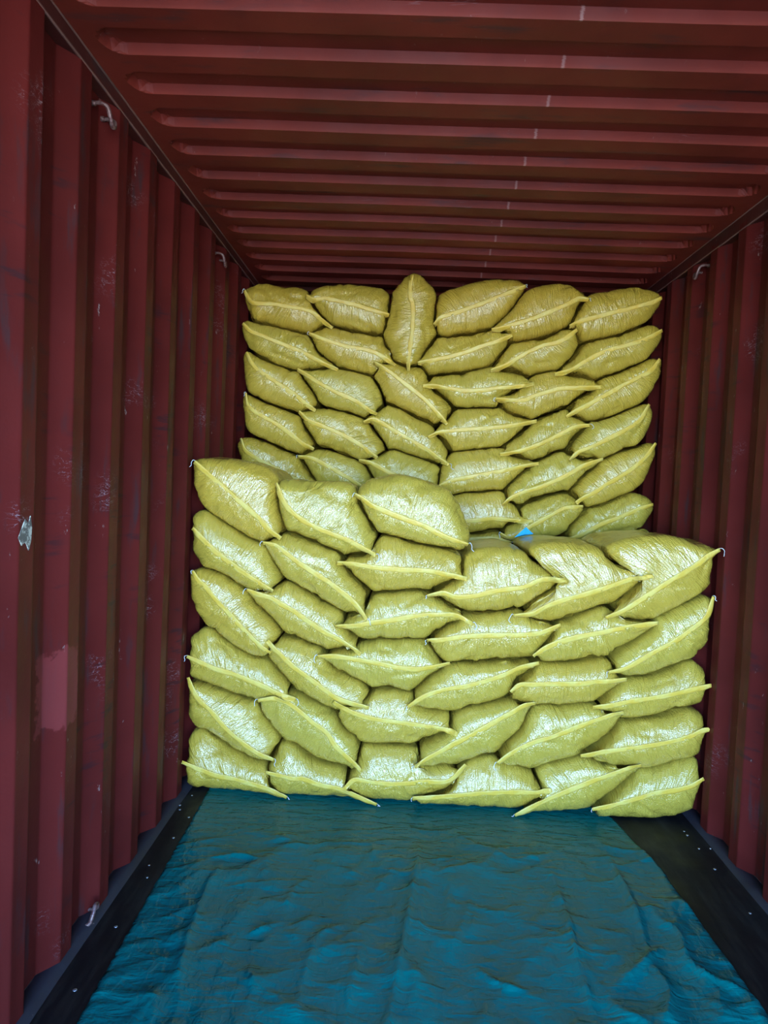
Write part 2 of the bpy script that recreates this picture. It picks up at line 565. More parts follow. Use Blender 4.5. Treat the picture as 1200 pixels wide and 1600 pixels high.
for name, X, s in (('baseboard_left', XL, -1), ('baseboard_right', XR, 1)):
    verts, faces = [], []
    prof = [(X + s * 0.055, 0.0), (X + s * 0.055, 0.018), (X + s * 0.0, 0.012), (X - s * 0.010, 0.009), (X - s * 0.026, 0.0)]
    ysb = np.linspace(DOOR_Y, END_Y, 120)
    for y in ysb:
        wob = 0.006 * (float(vnoise(y * 3.0, 0.5, 21 + (s > 0))) - 0.5)
        for q, (x, z) in enumerate(prof):
            verts.append((x - s * (wob if q >= 2 else 0), y, z + (wob * 0.6 if q in (2, 3) else 0)))
    m_ = len(prof)
    for i in range(len(ysb) - 1):
        for j in range(m_ - 1):
            q = (i * m_ + j, i * m_ + j + 1, (i + 1) * m_ + j + 1, (i + 1) * m_ + j)
            faces.append(q if s > 0 else q[::-1])
    structure(mesh_obj(name, verts, faces, mat_kick))

# floor screws that show beside the sheet
sv, sf = [], []
prof = [(0.0045, 0.0), (0.0045, 0.001), (0.003, 0.0018), (0.0, 0.0018)]
ns = 10
for (r, z) in prof[:-1]:
    for k in range(ns):
        sv.append((r * math.cos(2 * math.pi * k / ns), r * math.sin(2 * math.pi * k / ns), z))
sv.append((0, 0, 0.0018))
for i in range(2):
    for k in range(ns):
        sf.append((i * ns + k, i * ns + (k + 1) % ns, (i + 1) * ns + (k + 1) % ns, (i + 1) * ns + k))
for k in range(ns):
    sf.append((2 * ns + k, 2 * ns + (k + 1) % ns, 3 * ns))
screw0 = None
for (px, py) in ((181, 1448), (117, 1547), (230, 1371), (233, 1352), (271, 1309), (281, 1258), (300, 1243), (295, 1277),
                 (281, 1265), (1069, 1299), (1074, 1305), (1092, 1326), (1117, 1358), (1110, 1326), (1172, 1427)):
    p = at_z(px, py, 0.0)
    if screw0 is None:
        o = screw0 = mesh_obj('screw', sv, sf, mat_screw, floor)
    else:
        o = screw0.copy(); COL.objects.link(o); o.parent = floor
    o.location = (p[0], p[1], -0.0002)
    sc_ = 0.9 + 0.5 * ((px * 7) % 10) / 10
    o.scale = (sc_, sc_, 1)

# torn sticker left on the wall
random.seed(3)
c = at_x(37, 834, XL)
ring = [(-0.030, -0.006), (-0.012, 0.014), (0.0, 0.028), (0.018, 0.020), (0.026, 0.034), (0.034, 0.010), (0.030, -0.016), (0.020, -0.034),
        (0.010, -0.022), (0.0, -0.016), (-0.014, -0.022)]
verts = [(XL + 0.0035, c[1] + a, c[2] + b_ * 1.3) for a, b_ in ring]
verts += [(XL + 0.0015, y, z) for (_, y, z) in verts]
nr = len(ring)
faces = [tuple(reversed(range(nr)))] + [(i, (i + 1) % nr, nr + (i + 1) % nr, nr + i) for i in range(nr)]
mesh_obj('sticker_residue', verts, faces, mat_sticker, wall_left, smooth=False)


# lashing rings: a bent bar welded into a wall pocket
def lashing_ring(px, py, X, s, label, flip):
    p = at_x(px, py + (0 if flip else 14 * 2.2 / at_x(px, py, X)[1]), X + s * 0.012)
    root = bpy.data.objects.new('lashing_ring', None)
    root.location = tuple(p)
    root.scale = (0.9, 0.8, 0.8)
    COL.objects.link(root)
    root['label'] = label
    root['category'] = 'lashing ring'
    root['group'] = 'lashing rings along the container walls'
    u = -1 if flip else 1
    k = -s
    path = [(s * 0.030, -0.040, 0.026 * u), (k * 0.000, -0.040, 0.028 * u), (k * 0.020, -0.036, 0.020 * u), (k * 0.030, -0.026, -0.012 * u),
            (k * 0.030, -0.004, -0.040 * u), (k * 0.028, 0.020, -0.034 * u), (k * 0.022, 0.036, -0.006 * u), (k * 0.004, 0.042, 0.006 * u), (s * 0.030, 0.042, 0.008 * u)]
    path = catmull(path, 34)
    tv, tf = tube(path, 0.0075, 10)
    mesh_obj('bar', tv, tf, mat_steel, root)
    for e in (path[1], path[-2]):
        tv, tf = tube([(s * 0.027, e[1], e[2]), (s * 0.018, e[1], e[2]), (s * 0.012, e[1], e[2])], 0.011, 10, taper=[1.0, 0.95, 0.6])
        mesh_obj('weld', tv, tf, mat_steel, root)


lashing_ring(163, 167, XL, -1, 'bent steel lashing ring high on left wall, nearest the camera', False)
lashing_ring(344, 397, XL, -1, 'bent steel lashing ring high on left wall, near the rear sacks', False)
lashing_ring(1096, 416, XR, 1, 'bent steel lashing ring high on the right wall under the rail', False)
lashing_ring(136, 1428, XL, -1, 'curved steel lashing ring low on left wall beside the floor', True)

# ------------------------------------------------------------------ plastic sheet on the floor
e_l = [at_z(325, 1237, 0), at_z(120, 1600, 0)]
sl = (e_l[1][0] - e_l[0][0]) / (e_l[1][1] - e_l[0][1])
rp = [at_z(*q, 0) for q in ((925, 1262), (955, 1278), (985, 1308), (1040, 1368), (1092, 1440), (1140, 1502), (1200, 1592))]
ry = np.array([p[1] for p in rp])[::-1]; rx = np.array([p[0] for p in rp])[::-1]
Y_NEAR, Y_FAR = 0.7, 4.0
creases = [
    ([(655, 1335), (648, 1380), (640, 1430), (622, 1530), (608, 1610)], 0.016, 0.016),
    ([(668, 1335), (662, 1400), (652, 1470), (640, 1610)], 0.030, 0.008),
    ([(347, 1355), (320, 1400), (295, 1470), (270, 1555)], 0.014, 0.009),
    ([(330, 1345), (380, 1342), (410, 1350)], 0.012, 0.008),
    ([(390, 1465), (408, 1458), (428, 1450)], 0.008, 0.010),
    ([(485, 1375), (460, 1395), (440, 1440)], 0.012, 0.006),
    ([(560, 1262), (610, 1270), (645, 1297), (690, 1302), (730, 1290)], 0.022, 0.012),
    ([(950, 1345), (990, 1430), (1015, 1510)], 0.014, 0.013),
    ([(920, 1300), (950, 1330), (1010, 1337)], 0.012, 0.010),
    ([(860, 1365), (885, 1445), (900, 1510), (930, 1605)], 0.013, 0.011),
    ([(1010, 1425), (1035, 1450), (1060, 1470), (1080, 1520), (1180, 1570)], 0.014, 0.010),
    ([(745, 1520), (780, 1545), (820, 1556)], 0.012, 0.008),
    ([(975, 1540), (1000, 1520), (1030, 1490)], 0.020, 0.010),
    ([(700, 1500), (720, 1460), (740, 1400)], 0.016, 0.006),
    ([(460, 1600), (480, 1520), (500, 1470), (540, 1450)], 0.016, 0.008),
    ([(540, 1610), (550, 1540), (565, 1490)], 0.012, 0.006),
    ([(1040, 1610), (1045, 1560), (1020, 1520)], 0.018, 0.012),
    ([(770, 1335), (800, 1350), (830, 1345)], 0.015, 0.005),
]
nu, nv = 190, 300
yy = np.concatenate([np.linspace(Y_NEAR, 1.9, 50, endpoint=False), np.linspace(1.9, 3.35, 225, endpoint=False), np.linspace(3.35, Y_FAR, 25)])
uu = np.linspace(0, 1, nu)
xl = e_l[0][0] + sl * (yy - e_l[0][1])
xl = np.where(yy < e_l[1][1], e_l[1][0] + 0.3 * sl * (yy - e_l[1][1]), xl)
xl = xl + 0.004 * (vnoise(yy * 60, yy * 0, 8) - 0.5)
xr = np.interp(yy, ry, rx)
xr = np.where(yy < ry[0], rx[0] + 0.03 * (ry[0] - yy), xr) + 0.01 * (vnoise(yy * 9, yy * 0, 9) - 0.5)
X = xl[:, None] * (1 - uu) + xr[:, None] * uu
Yg = np.repeat(yy[:, None], nu, axis=1)
H = np.zeros_like(X)
# soft billows, sharp small crumples, ripples gathering at the left edge
H += 0.007 * vnoise(X * 1.6, Yg * 1.2, 31) + 0.002 * vnoise(X * 6 + 3, Yg * 4, 32)
rs = np.random.RandomState(12)
for k in range(420):                     # short straight crumple lines, one flank steeper than the other
    cx0, cy0 = rs.uniform(-0.75, 1.25), rs.uniform(1.7, 3.2)
    an = rs.choice([rs.normal(1.45, 0.35), rs.normal(0.25, 0.35), rs.uniform(0, 3.14)])
    ln = rs.uniform(0.03, 0.20) * (1.6 if k % 9 == 0 else 1)
    ht = rs.uniform(0.0025, 0.009) * (1.5 if k % 9 == 0 else 1)
    wd = rs.uniform(0.006, 0.022)
    ca, sa = math.cos(an), math.sin(an)
    a_ = ((X - cx0) * ca + (Yg - cy0) * sa) / ln
    d_ = -(X - cx0) * sa + (Yg - cy0) * ca + 0.05 * ln * np.sin(a_ * 3 + k)
    d_ = np.where(d_ > 0, d_ / wd, -d_ / (wd * 3.0))
    H += ht * np.exp(-d_) * np.clip(1 - a_ ** 2, 0, 1)
dl = X - xl[:, None]
rip = vnoise(dl * 3.0, (Yg - 0.5 * dl) * 26, 37)
H += 0.009 * rip ** 2 * np.exp(-dl / 0.22)
dr = xr[:, None] - X
rip = 1 - np.abs(2 * vnoise(dr * 6 + Yg * 4, Yg * 3 - dr * 9, 38) - 1)
H += 0.008 * rip ** 3 * np.exp(-dr / 0.22)
H += 0.012 * np.exp(-((dr - 0.02) / 0.02) ** 2) * (vnoise(Yg * 4, dr * 0, 39))
for pts, width, height in creases:
    P = catmull([at_z(a, b_, 0)[:2] for a, b_ in pts], 24)
    best = np.full(X.shape, 9.0); tt = np.zeros_like(X)
    for i in range(len(P) - 1):
        a, d = P[i], P[i + 1] - P[i]
        t_ = np.clip(((X - a[0]) * d[0] + (Yg - a[1]) * d[1]) / (d @ d), 0, 1)
        q = np.hypot(X - a[0] - t_ * d[0], Yg - a[1] - t_ * d[1])
        tt = np.where(q < best, (i + t_) / (len(P) - 1), tt)
        best = np.minimum(best, q)
    H += 2.2 * height * np.exp(-np.abs(best) / width) * np.sin(np.pi * np.clip(0.1 + 0.8 * tt, 0, 1))
flat = 1 - sstep((Yg - 2.70) / 0.40)
edge = sstep(dl / 0.02) * sstep(dr / 0.015)
H = H * flat * (0.25 + 0.75 * edge)
Z = 0.0025 + H * 0.95
verts = np.stack([X, Yg, Z], axis=-1).reshape(-1, 3)
faces = []
for i in range(len(yy) - 1):
    for j in range(nu - 1):
        faces.append((i * nu + j, i * nu + j + 1, (i + 1) * nu + j + 1, (i + 1) * nu + j))
sheet = mesh_obj('plastic_sheet', verts, faces, mat_sheet)
sm_ = sheet.modifiers.new('thickness', 'SOLIDIFY'); sm_.thickness = 0.0012; sm_.offset = -1
sheet['label'] = 'wrinkled teal plastic sheet spread over the dark container floor'
sheet['category'] = 'plastic sheet'

# ------------------------------------------------------------------ sacks
# each entry: stack, row, column, left tip, seam, right tip, upper outline, lower outline (photo pixels,
# turned into metres at the distance of the stack face)
S = []


def sack(stack, row, col, L, seam, Rt, top, bot, tails='', look=''):
    S.append((stack, row, col, L, seam, Rt, top, bot, tails, look))


# rear stack, top row
sack('R', 1, 1, (385, 457), [(393, 469), (425, 473), (457, 478), (487, 485), (502, 497)], (517, 509),
     [(397, 452), (410, 448), (445, 453), (478, 457), (490, 472), (506, 497)],
     [(390, 480), (393, 493), (403, 503), (425, 508), (455, 516), (486, 521), (501, 514)], 'L')
sack('R', 1, 2, (481, 462), [(490, 466), (507, 464), (537, 470), (565, 477), (590, 485)], (606, 490),
     [(493, 461), (503, 453), (515, 450), (548, 447), (582, 451), (601, 457), (609, 468)],
     [(485, 472), (493, 487), (514, 506), (530, 511), (567, 521), (580, 523), (592, 522), (601, 514), (605, 502)], '')
sack('R', 1, 3, (645, 433), [(643, 447), (643, 463), (647, 474), (647, 505), (645, 530), (640, 560)], (640, 576),
     [(658, 437), (668, 447), (676, 456), (680, 473), (679, 498), (680, 522), (669, 543), (658, 560), (648, 571)],
     [(633, 440), (631, 445), (622, 452), (612, 466), (606, 493), (603, 517), (608, 543), (620, 563), (633, 572)], '', 'upright')
sack('R', 1, 4, (680, 503), [(688, 494), (710, 487), (737, 478), (758, 470), (778, 462), (798, 454)], (817, 447),
     [(680, 478), (685, 465), (702, 457), (727, 450), (752, 444), (770, 442), (790, 442), (806, 446)],
     [(679, 514), (684, 523), (694, 526), (718, 523), (757, 516), (772, 511), (790, 495), (807, 473), (813, 459)], 'R')
sack('R', 1, 5, (771, 513), [(782, 511), (807, 503), (828, 497), (853, 487), (882, 475), (905, 464)], (917, 466),
     [(775, 504), (792, 492), (812, 467), (827, 457), (847, 451), (873, 448), (890, 449), (899, 454), (909, 461)],
     [(780, 520), (794, 527), (800, 535), (823, 532), (857, 523), (885, 509), (903, 488), (911, 474)], 'R')
sack('R', 1, 6, (892, 507), [(912, 498), (935, 492), (953, 487), (977, 482), (1002, 475), (1019, 470)], (1031, 465),
     [(898, 495), (908, 476), (920, 465), (943, 460), (968, 456), (993, 454), (1008, 457), (1021, 463)],
     [(894, 516), (905, 531), (913, 534), (935, 530), (968, 522), (993, 512), (1014, 497), (1026, 478)], '')
# second row
sack('R', 2, 1, (382, 506), [(393, 516), (408, 522), (428, 530), (450, 539), (470, 547), (490, 557), (508, 567)], (526, 575),
     [(390, 506), (400, 505), (420, 509), (453, 517), (477, 523), (488, 533), (496, 549), (512, 563)],
     [(384, 524), (389, 538), (400, 552), (420, 564), (445, 573), (467, 579), (487, 578), (508, 577)], '')
sack('R', 2, 2, (487, 521), [(503, 527), (520, 533), (545, 540), (570, 544), (587, 549), (603, 558)], (616, 568),
     [(497, 518), (512, 513), (530, 512), (567, 522), (590, 527), (600, 538), (610, 553)],
     [(489, 534), (494, 547), (512, 562), (530, 572), (560, 581), (575, 584), (590, 581), (605, 574)], 'L')
sack('R', 2, 3, (654, 565), [(673, 561), (702, 555), (727, 548), (743, 542), (758, 537), (779, 530)], (798, 523),
     [(660, 557), (668, 545), (682, 530), (710, 526), (735, 522), (752, 517), (768, 516), (784, 519)],
     [(661, 573), (670, 581), (681, 586), (702, 584), (743, 577), (765, 568), (782, 555), (794, 539)], '')
sack('R', 2, 4, (770, 576), [(787, 570), (807, 558), (827, 547), (848, 538), (870, 533), (885, 525)], (898, 516),
     [(778, 563), (795, 544), (808, 537), (840, 530), (865, 522), (885, 514)],
     [(787, 578), (803, 582), (818, 585), (840, 582), (868, 575), (887, 566), (900, 551), (905, 534)], '')
sack('R', 2, 5, (871, 582), [(890, 577), (910, 565), (933, 552), (953, 544), (980, 537), (1010, 527)], (1030, 517),
     [(882, 574), (893, 558), (908, 538), (935, 532), (968, 524), (993, 516), (1010, 514), (1021, 516)],
     [(886, 584), (902, 588), (920, 591), (943, 587), (977, 577), (1002, 563), (1018, 545), (1026, 530)], '')
# third row
sack('R', 3, 1, (387, 552), [(392, 562), (403, 575), (420, 587), (442, 602), (462, 615), (480, 630)], (492, 639),
     [(397, 552), (404, 559), (428, 570), (453, 578), (468, 584), (478, 597), (488, 610), (492, 627)],
     [(387, 572), (387, 588), (390, 605), (396, 617), (408, 626), (437, 636), (463, 643), (480, 642)], '')
sack('R', 3, 2, (467, 577), [(485, 587), (500, 597), (520, 608), (545, 619), (566, 630), (577, 639)], (588, 645),
     [(474, 578), (484, 580), (497, 576), (527, 578), (565, 585), (574, 590), (586, 600), (597, 618), (602, 631)],
     [(475, 595), (491, 612), (500, 623), (515, 635), (528, 641), (545, 644), (565, 651), (578, 650)], '')
sack('R', 3, 3, (588, 566), [(600, 573), (615, 583), (632, 596), (650, 610), (667, 624), (680, 638), (689, 648)], (698, 660),
     [(607, 569), (623, 569), (640, 575), (653, 576), (664, 584), (672, 600), (680, 613), (697, 625), (704, 636), (705, 648)],
     [(587, 585), (593, 605), (601, 624), (615, 632), (635, 641), (658, 653), (677, 661), (688, 661)], '')
sack('R', 3, 4, (663, 601), [(680, 601), (702, 605), (727, 608), (757, 607), (780, 604), (807, 602)], (830, 599),
     [(671, 592), (680, 587), (702, 585), (727, 582), (757, 577), (775, 577), (798, 581), (820, 588)],
     [(672, 608), (690, 617), (705, 630), (718, 637), (758, 636), (775, 634), (790, 623), (812, 608)], '')
sack('R', 3, 5, (778, 622), [(795, 623), (818, 623), (833, 617), (853, 611), (873, 605), (907, 604)], (937, 603),
     [(788, 616), (802, 610), (818, 600), (831, 590), (840, 585), (857, 582), (883, 585), (907, 590), (922, 597)],
     [(783, 634), (790, 642), (807, 649), (827, 652), (857, 646), (884, 634), (898, 624), (920, 612)], 'L')
sack('R', 3, 6, (887, 648), [(898, 641), (917, 631), (935, 621), (953, 611), (967, 603), (985, 594), (1000, 586), (1014, 579)], (1028, 563),
     [(889, 636), (903, 623), (924, 609), (937, 597), (960, 584), (990, 574), (1008, 568), (1020, 566)],
     [(897, 652), (915, 656), (932, 657), (960, 648), (990, 634), (1009, 616), (1020, 598), (1026, 581)], '')
# fourth row
sack('R', 4, 1, (385, 617), [(387, 630), (396, 639), (410, 648), (433, 661), (455, 676), (472, 690)], (488, 699),
     [(392, 624), (401, 620), (420, 629), (445, 638), (467, 646), (477, 668), (487, 683), (491, 692)],
     [(386, 653), (388, 668), (403, 682), (420, 691), (445, 702), (466, 709), (479, 708)], 'L')
sack('R', 4, 2, (469, 643), [(483, 655), (503, 663), (528, 674), (553, 686), (570, 698)], (589, 713),
     [(478, 643), (497, 642), (520, 641), (540, 644), (565, 652), (577, 661), (590, 677), (601, 691), (606, 701)],
     [(477, 665), (490, 683), (503, 697), (528, 707), (558, 717), (575, 717)], '')
sack('R', 4, 3, (571, 657), [(583, 653), (598, 659), (615, 670), (632, 680), (653, 692), (673, 704), (687, 715)], (699, 723),
     [(579, 647), (593, 640), (607, 635), (620, 637), (643, 648), (660, 657), (677, 666), (685, 677), (693, 689), (698, 704)],
     [(577, 662), (590, 678), (605, 696), (616, 701), (635, 708), (660, 716), (677, 721), (688, 722)], 'R')
sack('R', 4, 4, (672, 680), [(687, 673), (697, 672), (718, 670), (743, 668), (773, 666), (807, 662)], (834, 657),
     [(680, 667), (692, 660), (704, 650), (712, 643), (722, 640), (758, 638), (772, 639), (790, 644), (815, 652)],
     [(683, 684), (694, 691), (701, 698), (711, 703), (727, 703), (757, 700), (780, 696), (793, 689), (812, 673), (829, 662)], '')
sack('R', 4, 5, (784, 708), [(798, 706), (820, 700), (840, 693), (862, 683), (883, 672), (897, 665)], (918, 663),
     [(786, 698), (805, 685), (820, 672), (832, 660), (842, 651), (865, 643), (884, 638), (892, 648), (908, 657)],
     [(795, 711), (820, 717), (840, 718), (865, 707), (885, 696), (898, 683), (910, 669)], 'R')
sack('R', 4, 6, (892, 715), [(902, 705), (927, 695), (950, 683), (970, 673), (988, 663), (999, 654)], (1011, 635),
     [(890, 698), (896, 687), (908, 672), (918, 662), (932, 659), (960, 650), (988, 639), (1003, 636)],
     [(901, 716), (927, 717), (947, 712), (977, 701), (997, 689), (1007, 672), (1012, 653)], '')
# fifth row
sack('R', 5, 1, (378, 687), [(383, 701), (395, 710), (415, 722), (437, 733), (453, 743), (470, 749)], (497, 754),
     [(387, 690), (400, 688), (420, 692), (445, 703), (464, 712), (474, 724), (484, 740)],
     [(381, 720), (395, 740), (420, 755), (450, 762), (475, 759)], '')
sack('R', 5, 2, (468, 712), [(488, 714), (507, 723), (528, 735), (550, 748)], (567, 760),
     [(480, 710), (497, 702), (507, 700), (528, 708), (558, 719), (576, 733), (580, 750)],
     [(477, 724), (488, 743), (502, 755), (515, 762), (537, 769), (555, 769)], 'L')
sack('R', 5, 3, (563, 718), [(582, 722), (602, 733), (627, 745), (655, 756)], (682, 763),
     [(583, 717), (598, 706), (615, 702), (635, 709), (660, 718), (683, 729), (686, 740), (684, 753)],
     [(573, 732), (583, 745), (597, 760), (625, 772), (660, 775)], '')
sack('R', 5, 4, (683, 760), [(694, 754), (710, 748), (735, 743), (757, 739), (783, 734), (815, 727)], (839, 723),
     [(688, 742), (694, 727), (703, 713), (727, 705), (757, 702), (779, 699), (788, 708), (807, 713), (824, 719)],
     [(696, 766), (713, 770), (735, 769), (760, 766), (783, 761), (798, 752), (815, 738), (830, 729)], '')
sack('R', 5, 5, (788, 785), [(798, 776), (815, 768), (840, 760), (865, 750), (890, 738), (908, 727)], (938, 717),
     [(792, 771), (795, 759), (807, 747), (820, 733), (838, 722), (857, 713), (877, 706), (888, 709), (897, 716), (917, 716)],
     [(797, 786), (812, 786), (832, 781), (863, 771), (883, 766), (897, 757), (915, 741), (929, 727)], '')
sack('R', 5, 6, (901, 783), [(911, 776), (932, 765), (948, 754), (968, 743), (990, 728), (1008, 712)], (1022, 694),
     [(895, 771), (899, 758), (914, 740), (932, 728), (942, 718), (955, 713), (977, 704), (995, 702), (1006, 698), (1015, 695)],
     [(908, 788), (927, 789), (953, 781), (985, 764), (1002, 749), (1010, 732), (1018, 712)], '')
# sixth row, the left part hidden by the front stack
sack('R', 6, 1, (702, 818), [(722, 813), (745, 811), (773, 808), (797, 811)], (828, 812),
     [(705, 790), (713, 772), (747, 769), (768, 767), (786, 774), (805, 789), (817, 804)],
     [(715, 832), (730, 832), (752, 829), (780, 824), (792, 819), (806, 816)], '')
sack('R', 6, 2, (785, 834), [(796, 839), (813, 830), (838, 815), (862, 802), (882, 792)], (908, 790),
     [(790, 824), (800, 812), (808, 797), (817, 788), (832, 784), (863, 773), (880, 770), (892, 776), (902, 783)],
     [(793, 844), (808, 847), (828, 844), (853, 838), (873, 831), (886, 822), (899, 811), (909, 799)], 'L')
sack('R', 6, 3, (892, 840), [(907, 834), (927, 823), (943, 815), (963, 808), (987, 798), (1001, 792)], (1016, 788),
     [(889, 832), (897, 817), (913, 802), (930, 794), (957, 784), (978, 775), (990, 773), (1004, 780)],
     [(903, 847), (923, 851), (940, 847), (965, 839), (987, 831), (1000, 819), (1008, 804)], '')
# seventh row: only slivers show above the front stack
sack('R', 7, 1, (692, 846), [(720, 842), (750, 840), (773, 840)], (797, 846),
     [(703, 838), (730, 834), (752, 831), (772, 828), (786, 834)],
     [(703, 865), (735, 880), (770, 875), (787, 860)], 'R')
sack('R', 7, 2, (912, 862), [(945, 858), (975, 850), (992, 842)], (1009, 833),
     [(928, 855), (945, 850), (967, 842), (988, 834), (1000, 829)],
     [(930, 885), (960, 890), (990, 872), (1006, 848)], '')

# front stack, sixth row up (left half only)
sack('F', 6, 1, (307, 722), [(328, 740), (347, 757), (367, 775), (388, 792), (407, 809), (424, 828)], (438, 838),
     [(314, 723), (330, 717), (355, 721), (380, 724), (403, 729), (425, 740), (434, 757), (437, 780), (442, 805), (443, 822)],
     [(307, 742), (311, 763), (323, 789), (347, 811), (368, 826), (388, 839), (407, 846), (420, 843)], 'L')
sack('F', 6, 2, (434, 757), [(442, 776), (451, 791), (461, 801), (475, 811), (495, 822), (520, 832), (545, 842), (567, 854)], (585, 864),
     [(442, 753), (453, 755), (487, 757), (510, 757), (537, 758), (556, 766), (561, 788), (570, 807), (582, 822), (585, 842)],
     [(431, 775), (433, 795), (442, 813), (453, 827), (470, 837), (495, 847), (520, 857), (545, 863), (570, 865)], 'R')
sack('F', 6, 3, (557, 772), [(570, 779), (583, 788), (600, 795), (632, 808), (665, 820), (690, 833), (713, 843)], (730, 849),
     [(568, 760), (581, 752), (607, 747), (623, 745), (648, 751), (678, 760), (702, 773), (714, 791), (722, 813), (728, 836)],
     [(562, 781), (568, 797), (580, 816), (595, 829), (620, 838), (648, 846), (678, 851), (702, 853), (720, 853)], 'LR')
# fifth row up
sack('F', 5, 1, (304, 826), [(316, 838), (330, 853), (347, 867), (363, 879), (382, 893), (402, 906)], (425, 921),
     [(304, 806), (313, 801), (328, 804), (347, 814), (372, 829), (397, 844), (409, 849), (421, 861), (424, 868), (438, 893), (437, 911)],
     [(302, 838), (307, 858), (318, 876), (333, 888), (355, 897), (372, 909), (397, 919), (413, 922)], '')
sack('F', 5, 2, (413, 847), [(430, 850), (443, 858), (462, 873), (482, 886), (507, 902), (532, 920), (556, 941)], (573, 965),
     [(426, 843), (439, 838), (450, 835), (464, 836), (487, 847), (512, 855), (535, 864), (541, 882), (554, 901), (571, 917), (577, 929), (574, 948)],
     [(422, 860), (427, 875), (440, 892), (457, 906), (482, 921), (507, 936), (537, 953), (557, 957), (567, 962)], 'LR')
sack('F', 5, 3, (531, 878), [(553, 879), (578, 883), (607, 886), (640, 888), (673, 890), (698, 895)], (725, 901),
     [(550, 869), (575, 866), (589, 850), (598, 840), (620, 840), (648, 848), (690, 856), (710, 862), (719, 874), (722, 888)],
     [(543, 889), (557, 905), (573, 918), (590, 923), (607, 924), (643, 921), (663, 920), (685, 912), (710, 905)], '')
sack('F', 5, 4, (671, 929), [(693, 924), (712, 930), (745, 928), (768, 922), (793, 918), (818, 915), (843, 904), (860, 902)], (879, 903),
     [(693, 912), (710, 905), (722, 890), (728, 872), (743, 862), (775, 857), (800, 858), (816, 865), (840, 881), (857, 892), (869, 898)],
     [(682, 933), (702, 938), (715, 949), (730, 956), (752, 955), (785, 951), (807, 945), (822, 942), (843, 926), (863, 916)], 'L')
sack('F', 5, 5, (807, 960), [(830, 957), (850, 947), (870, 938), (900, 930), (933, 920), (958, 912), (983, 903)], (1009, 897),
     [(826, 946), (850, 931), (872, 918), (882, 906), (868, 892), (846, 878), (822, 862), (838, 853), (880, 850), (920, 853), (935, 859), (939, 872), (950, 880), (972, 885), (993, 891)],
     [(820, 963), (837, 967), (867, 964), (900, 957), (925, 949), (950, 942), (973, 928), (995, 908)], 'L')
sack('F', 5, 6, (950, 962), [(973, 952), (995, 938), (1020, 922), (1043, 907), (1067, 893), (1090, 878), (1104, 867)], (1120, 859),
     [(954, 946), (976, 931), (998, 914), (1012, 900), (998, 889), (974, 883), (953, 878), (945, 868), (950, 857), (970, 848), (1000, 842), (1025, 842), (1042, 840), (1062, 846), (1090, 852), (1105, 855)],
     [(965, 966), (990, 967), (1015, 966), (1040, 954), (1070, 939), (1096, 921), (1111, 903), (1117, 880)], 'R')
# fourth row up
sack('F', 4, 1, (303, 893), [(312, 906), (323, 915), (337, 933), (355, 952), (373, 972), (393, 993), (411, 1010)], (422, 1018),
     [(313, 896), (321, 892), (335, 891), (355, 899), (372, 911), (387, 919), (393, 935), (410, 951), (425, 967), (433, 978), (435, 993), (429, 1006)],
     [(302, 915), (305, 932), (317, 959), (333, 979), (355, 997), (373, 1011), (397, 1022), (414, 1027)], 'L')
sack('F', 4, 2, (388, 921), [(407, 927), (422, 931), (438, 940), (459, 952), (482, 968), (507, 985), (532, 998), (550, 1010)], (563, 1018),
     [(412, 920), (430, 920), (440, 912), (449, 907), (462, 914), (490, 931), (515, 946), (536, 956), (534, 969), (546, 982), (560, 997), (563, 1010)],
     [(394, 935), (411, 952), (428, 967), (447, 984), (465, 994), (490, 1004), (515, 1011), (540, 1008), (553, 1013)], 'L')
sack('F', 4, 3, (528, 977), [(557, 975), (582, 970), (608, 967), (636, 962), (660, 959), (690, 958), (712, 959)], (735, 970),
     [(538, 968), (556, 961), (573, 949), (581, 930), (607, 926), (643, 923), (662, 924), (678, 935), (698, 942), (720, 953)],
     [(543, 985), (560, 995), (582, 996), (610, 996), (643, 996), (667, 991), (684, 981), (708, 973)], 'R')
sack('F', 4, 4, (671, 999), [(693, 997), (718, 993), (758, 990), (793, 990), (827, 989), (846, 986)], (872, 976),
     [(684, 988), (697, 975), (712, 957), (735, 958), (765, 957), (800, 952), (822, 958), (838, 969), (856, 975)],
     [(674, 1009), (686, 1023), (699, 1029), (718, 1032), (757, 1031), (795, 1027), (823, 1022), (842, 1013), (855, 997)], 'L')
sack('F', 4, 5, (835, 1022), [(850, 1011), (867, 1003), (900, 993), (933, 987), (967, 980), (998, 975)], (1025, 972),
     [(848, 1008), (860, 991), (874, 973), (900, 959), (925, 952), (948, 944), (956, 953), (968, 966), (1000, 968), (1014, 969)],
     [(846, 1030), (870, 1032), (903, 1030), (922, 1027), (953, 1017), (968, 1009), (993, 997), (1012, 984)], '')
sack('F', 4, 6, (955, 1048), [(975, 1043), (995, 1032), (1020, 1017), (1040, 1007), (1063, 993), (1085, 977), (1102, 962)], (1112, 936),
     [(956, 1034), (962, 1018), (976, 1006), (994, 996), (1014, 982), (1026, 971), (1022, 965), (1040, 956), (1070, 942), (1083, 934), (1096, 932), (1104, 938)],
     [(964, 1052), (987, 1052), (1008, 1053), (1045, 1041), (1073, 1027), (1095, 1003), (1106, 983), (1110, 963)], 'LR')
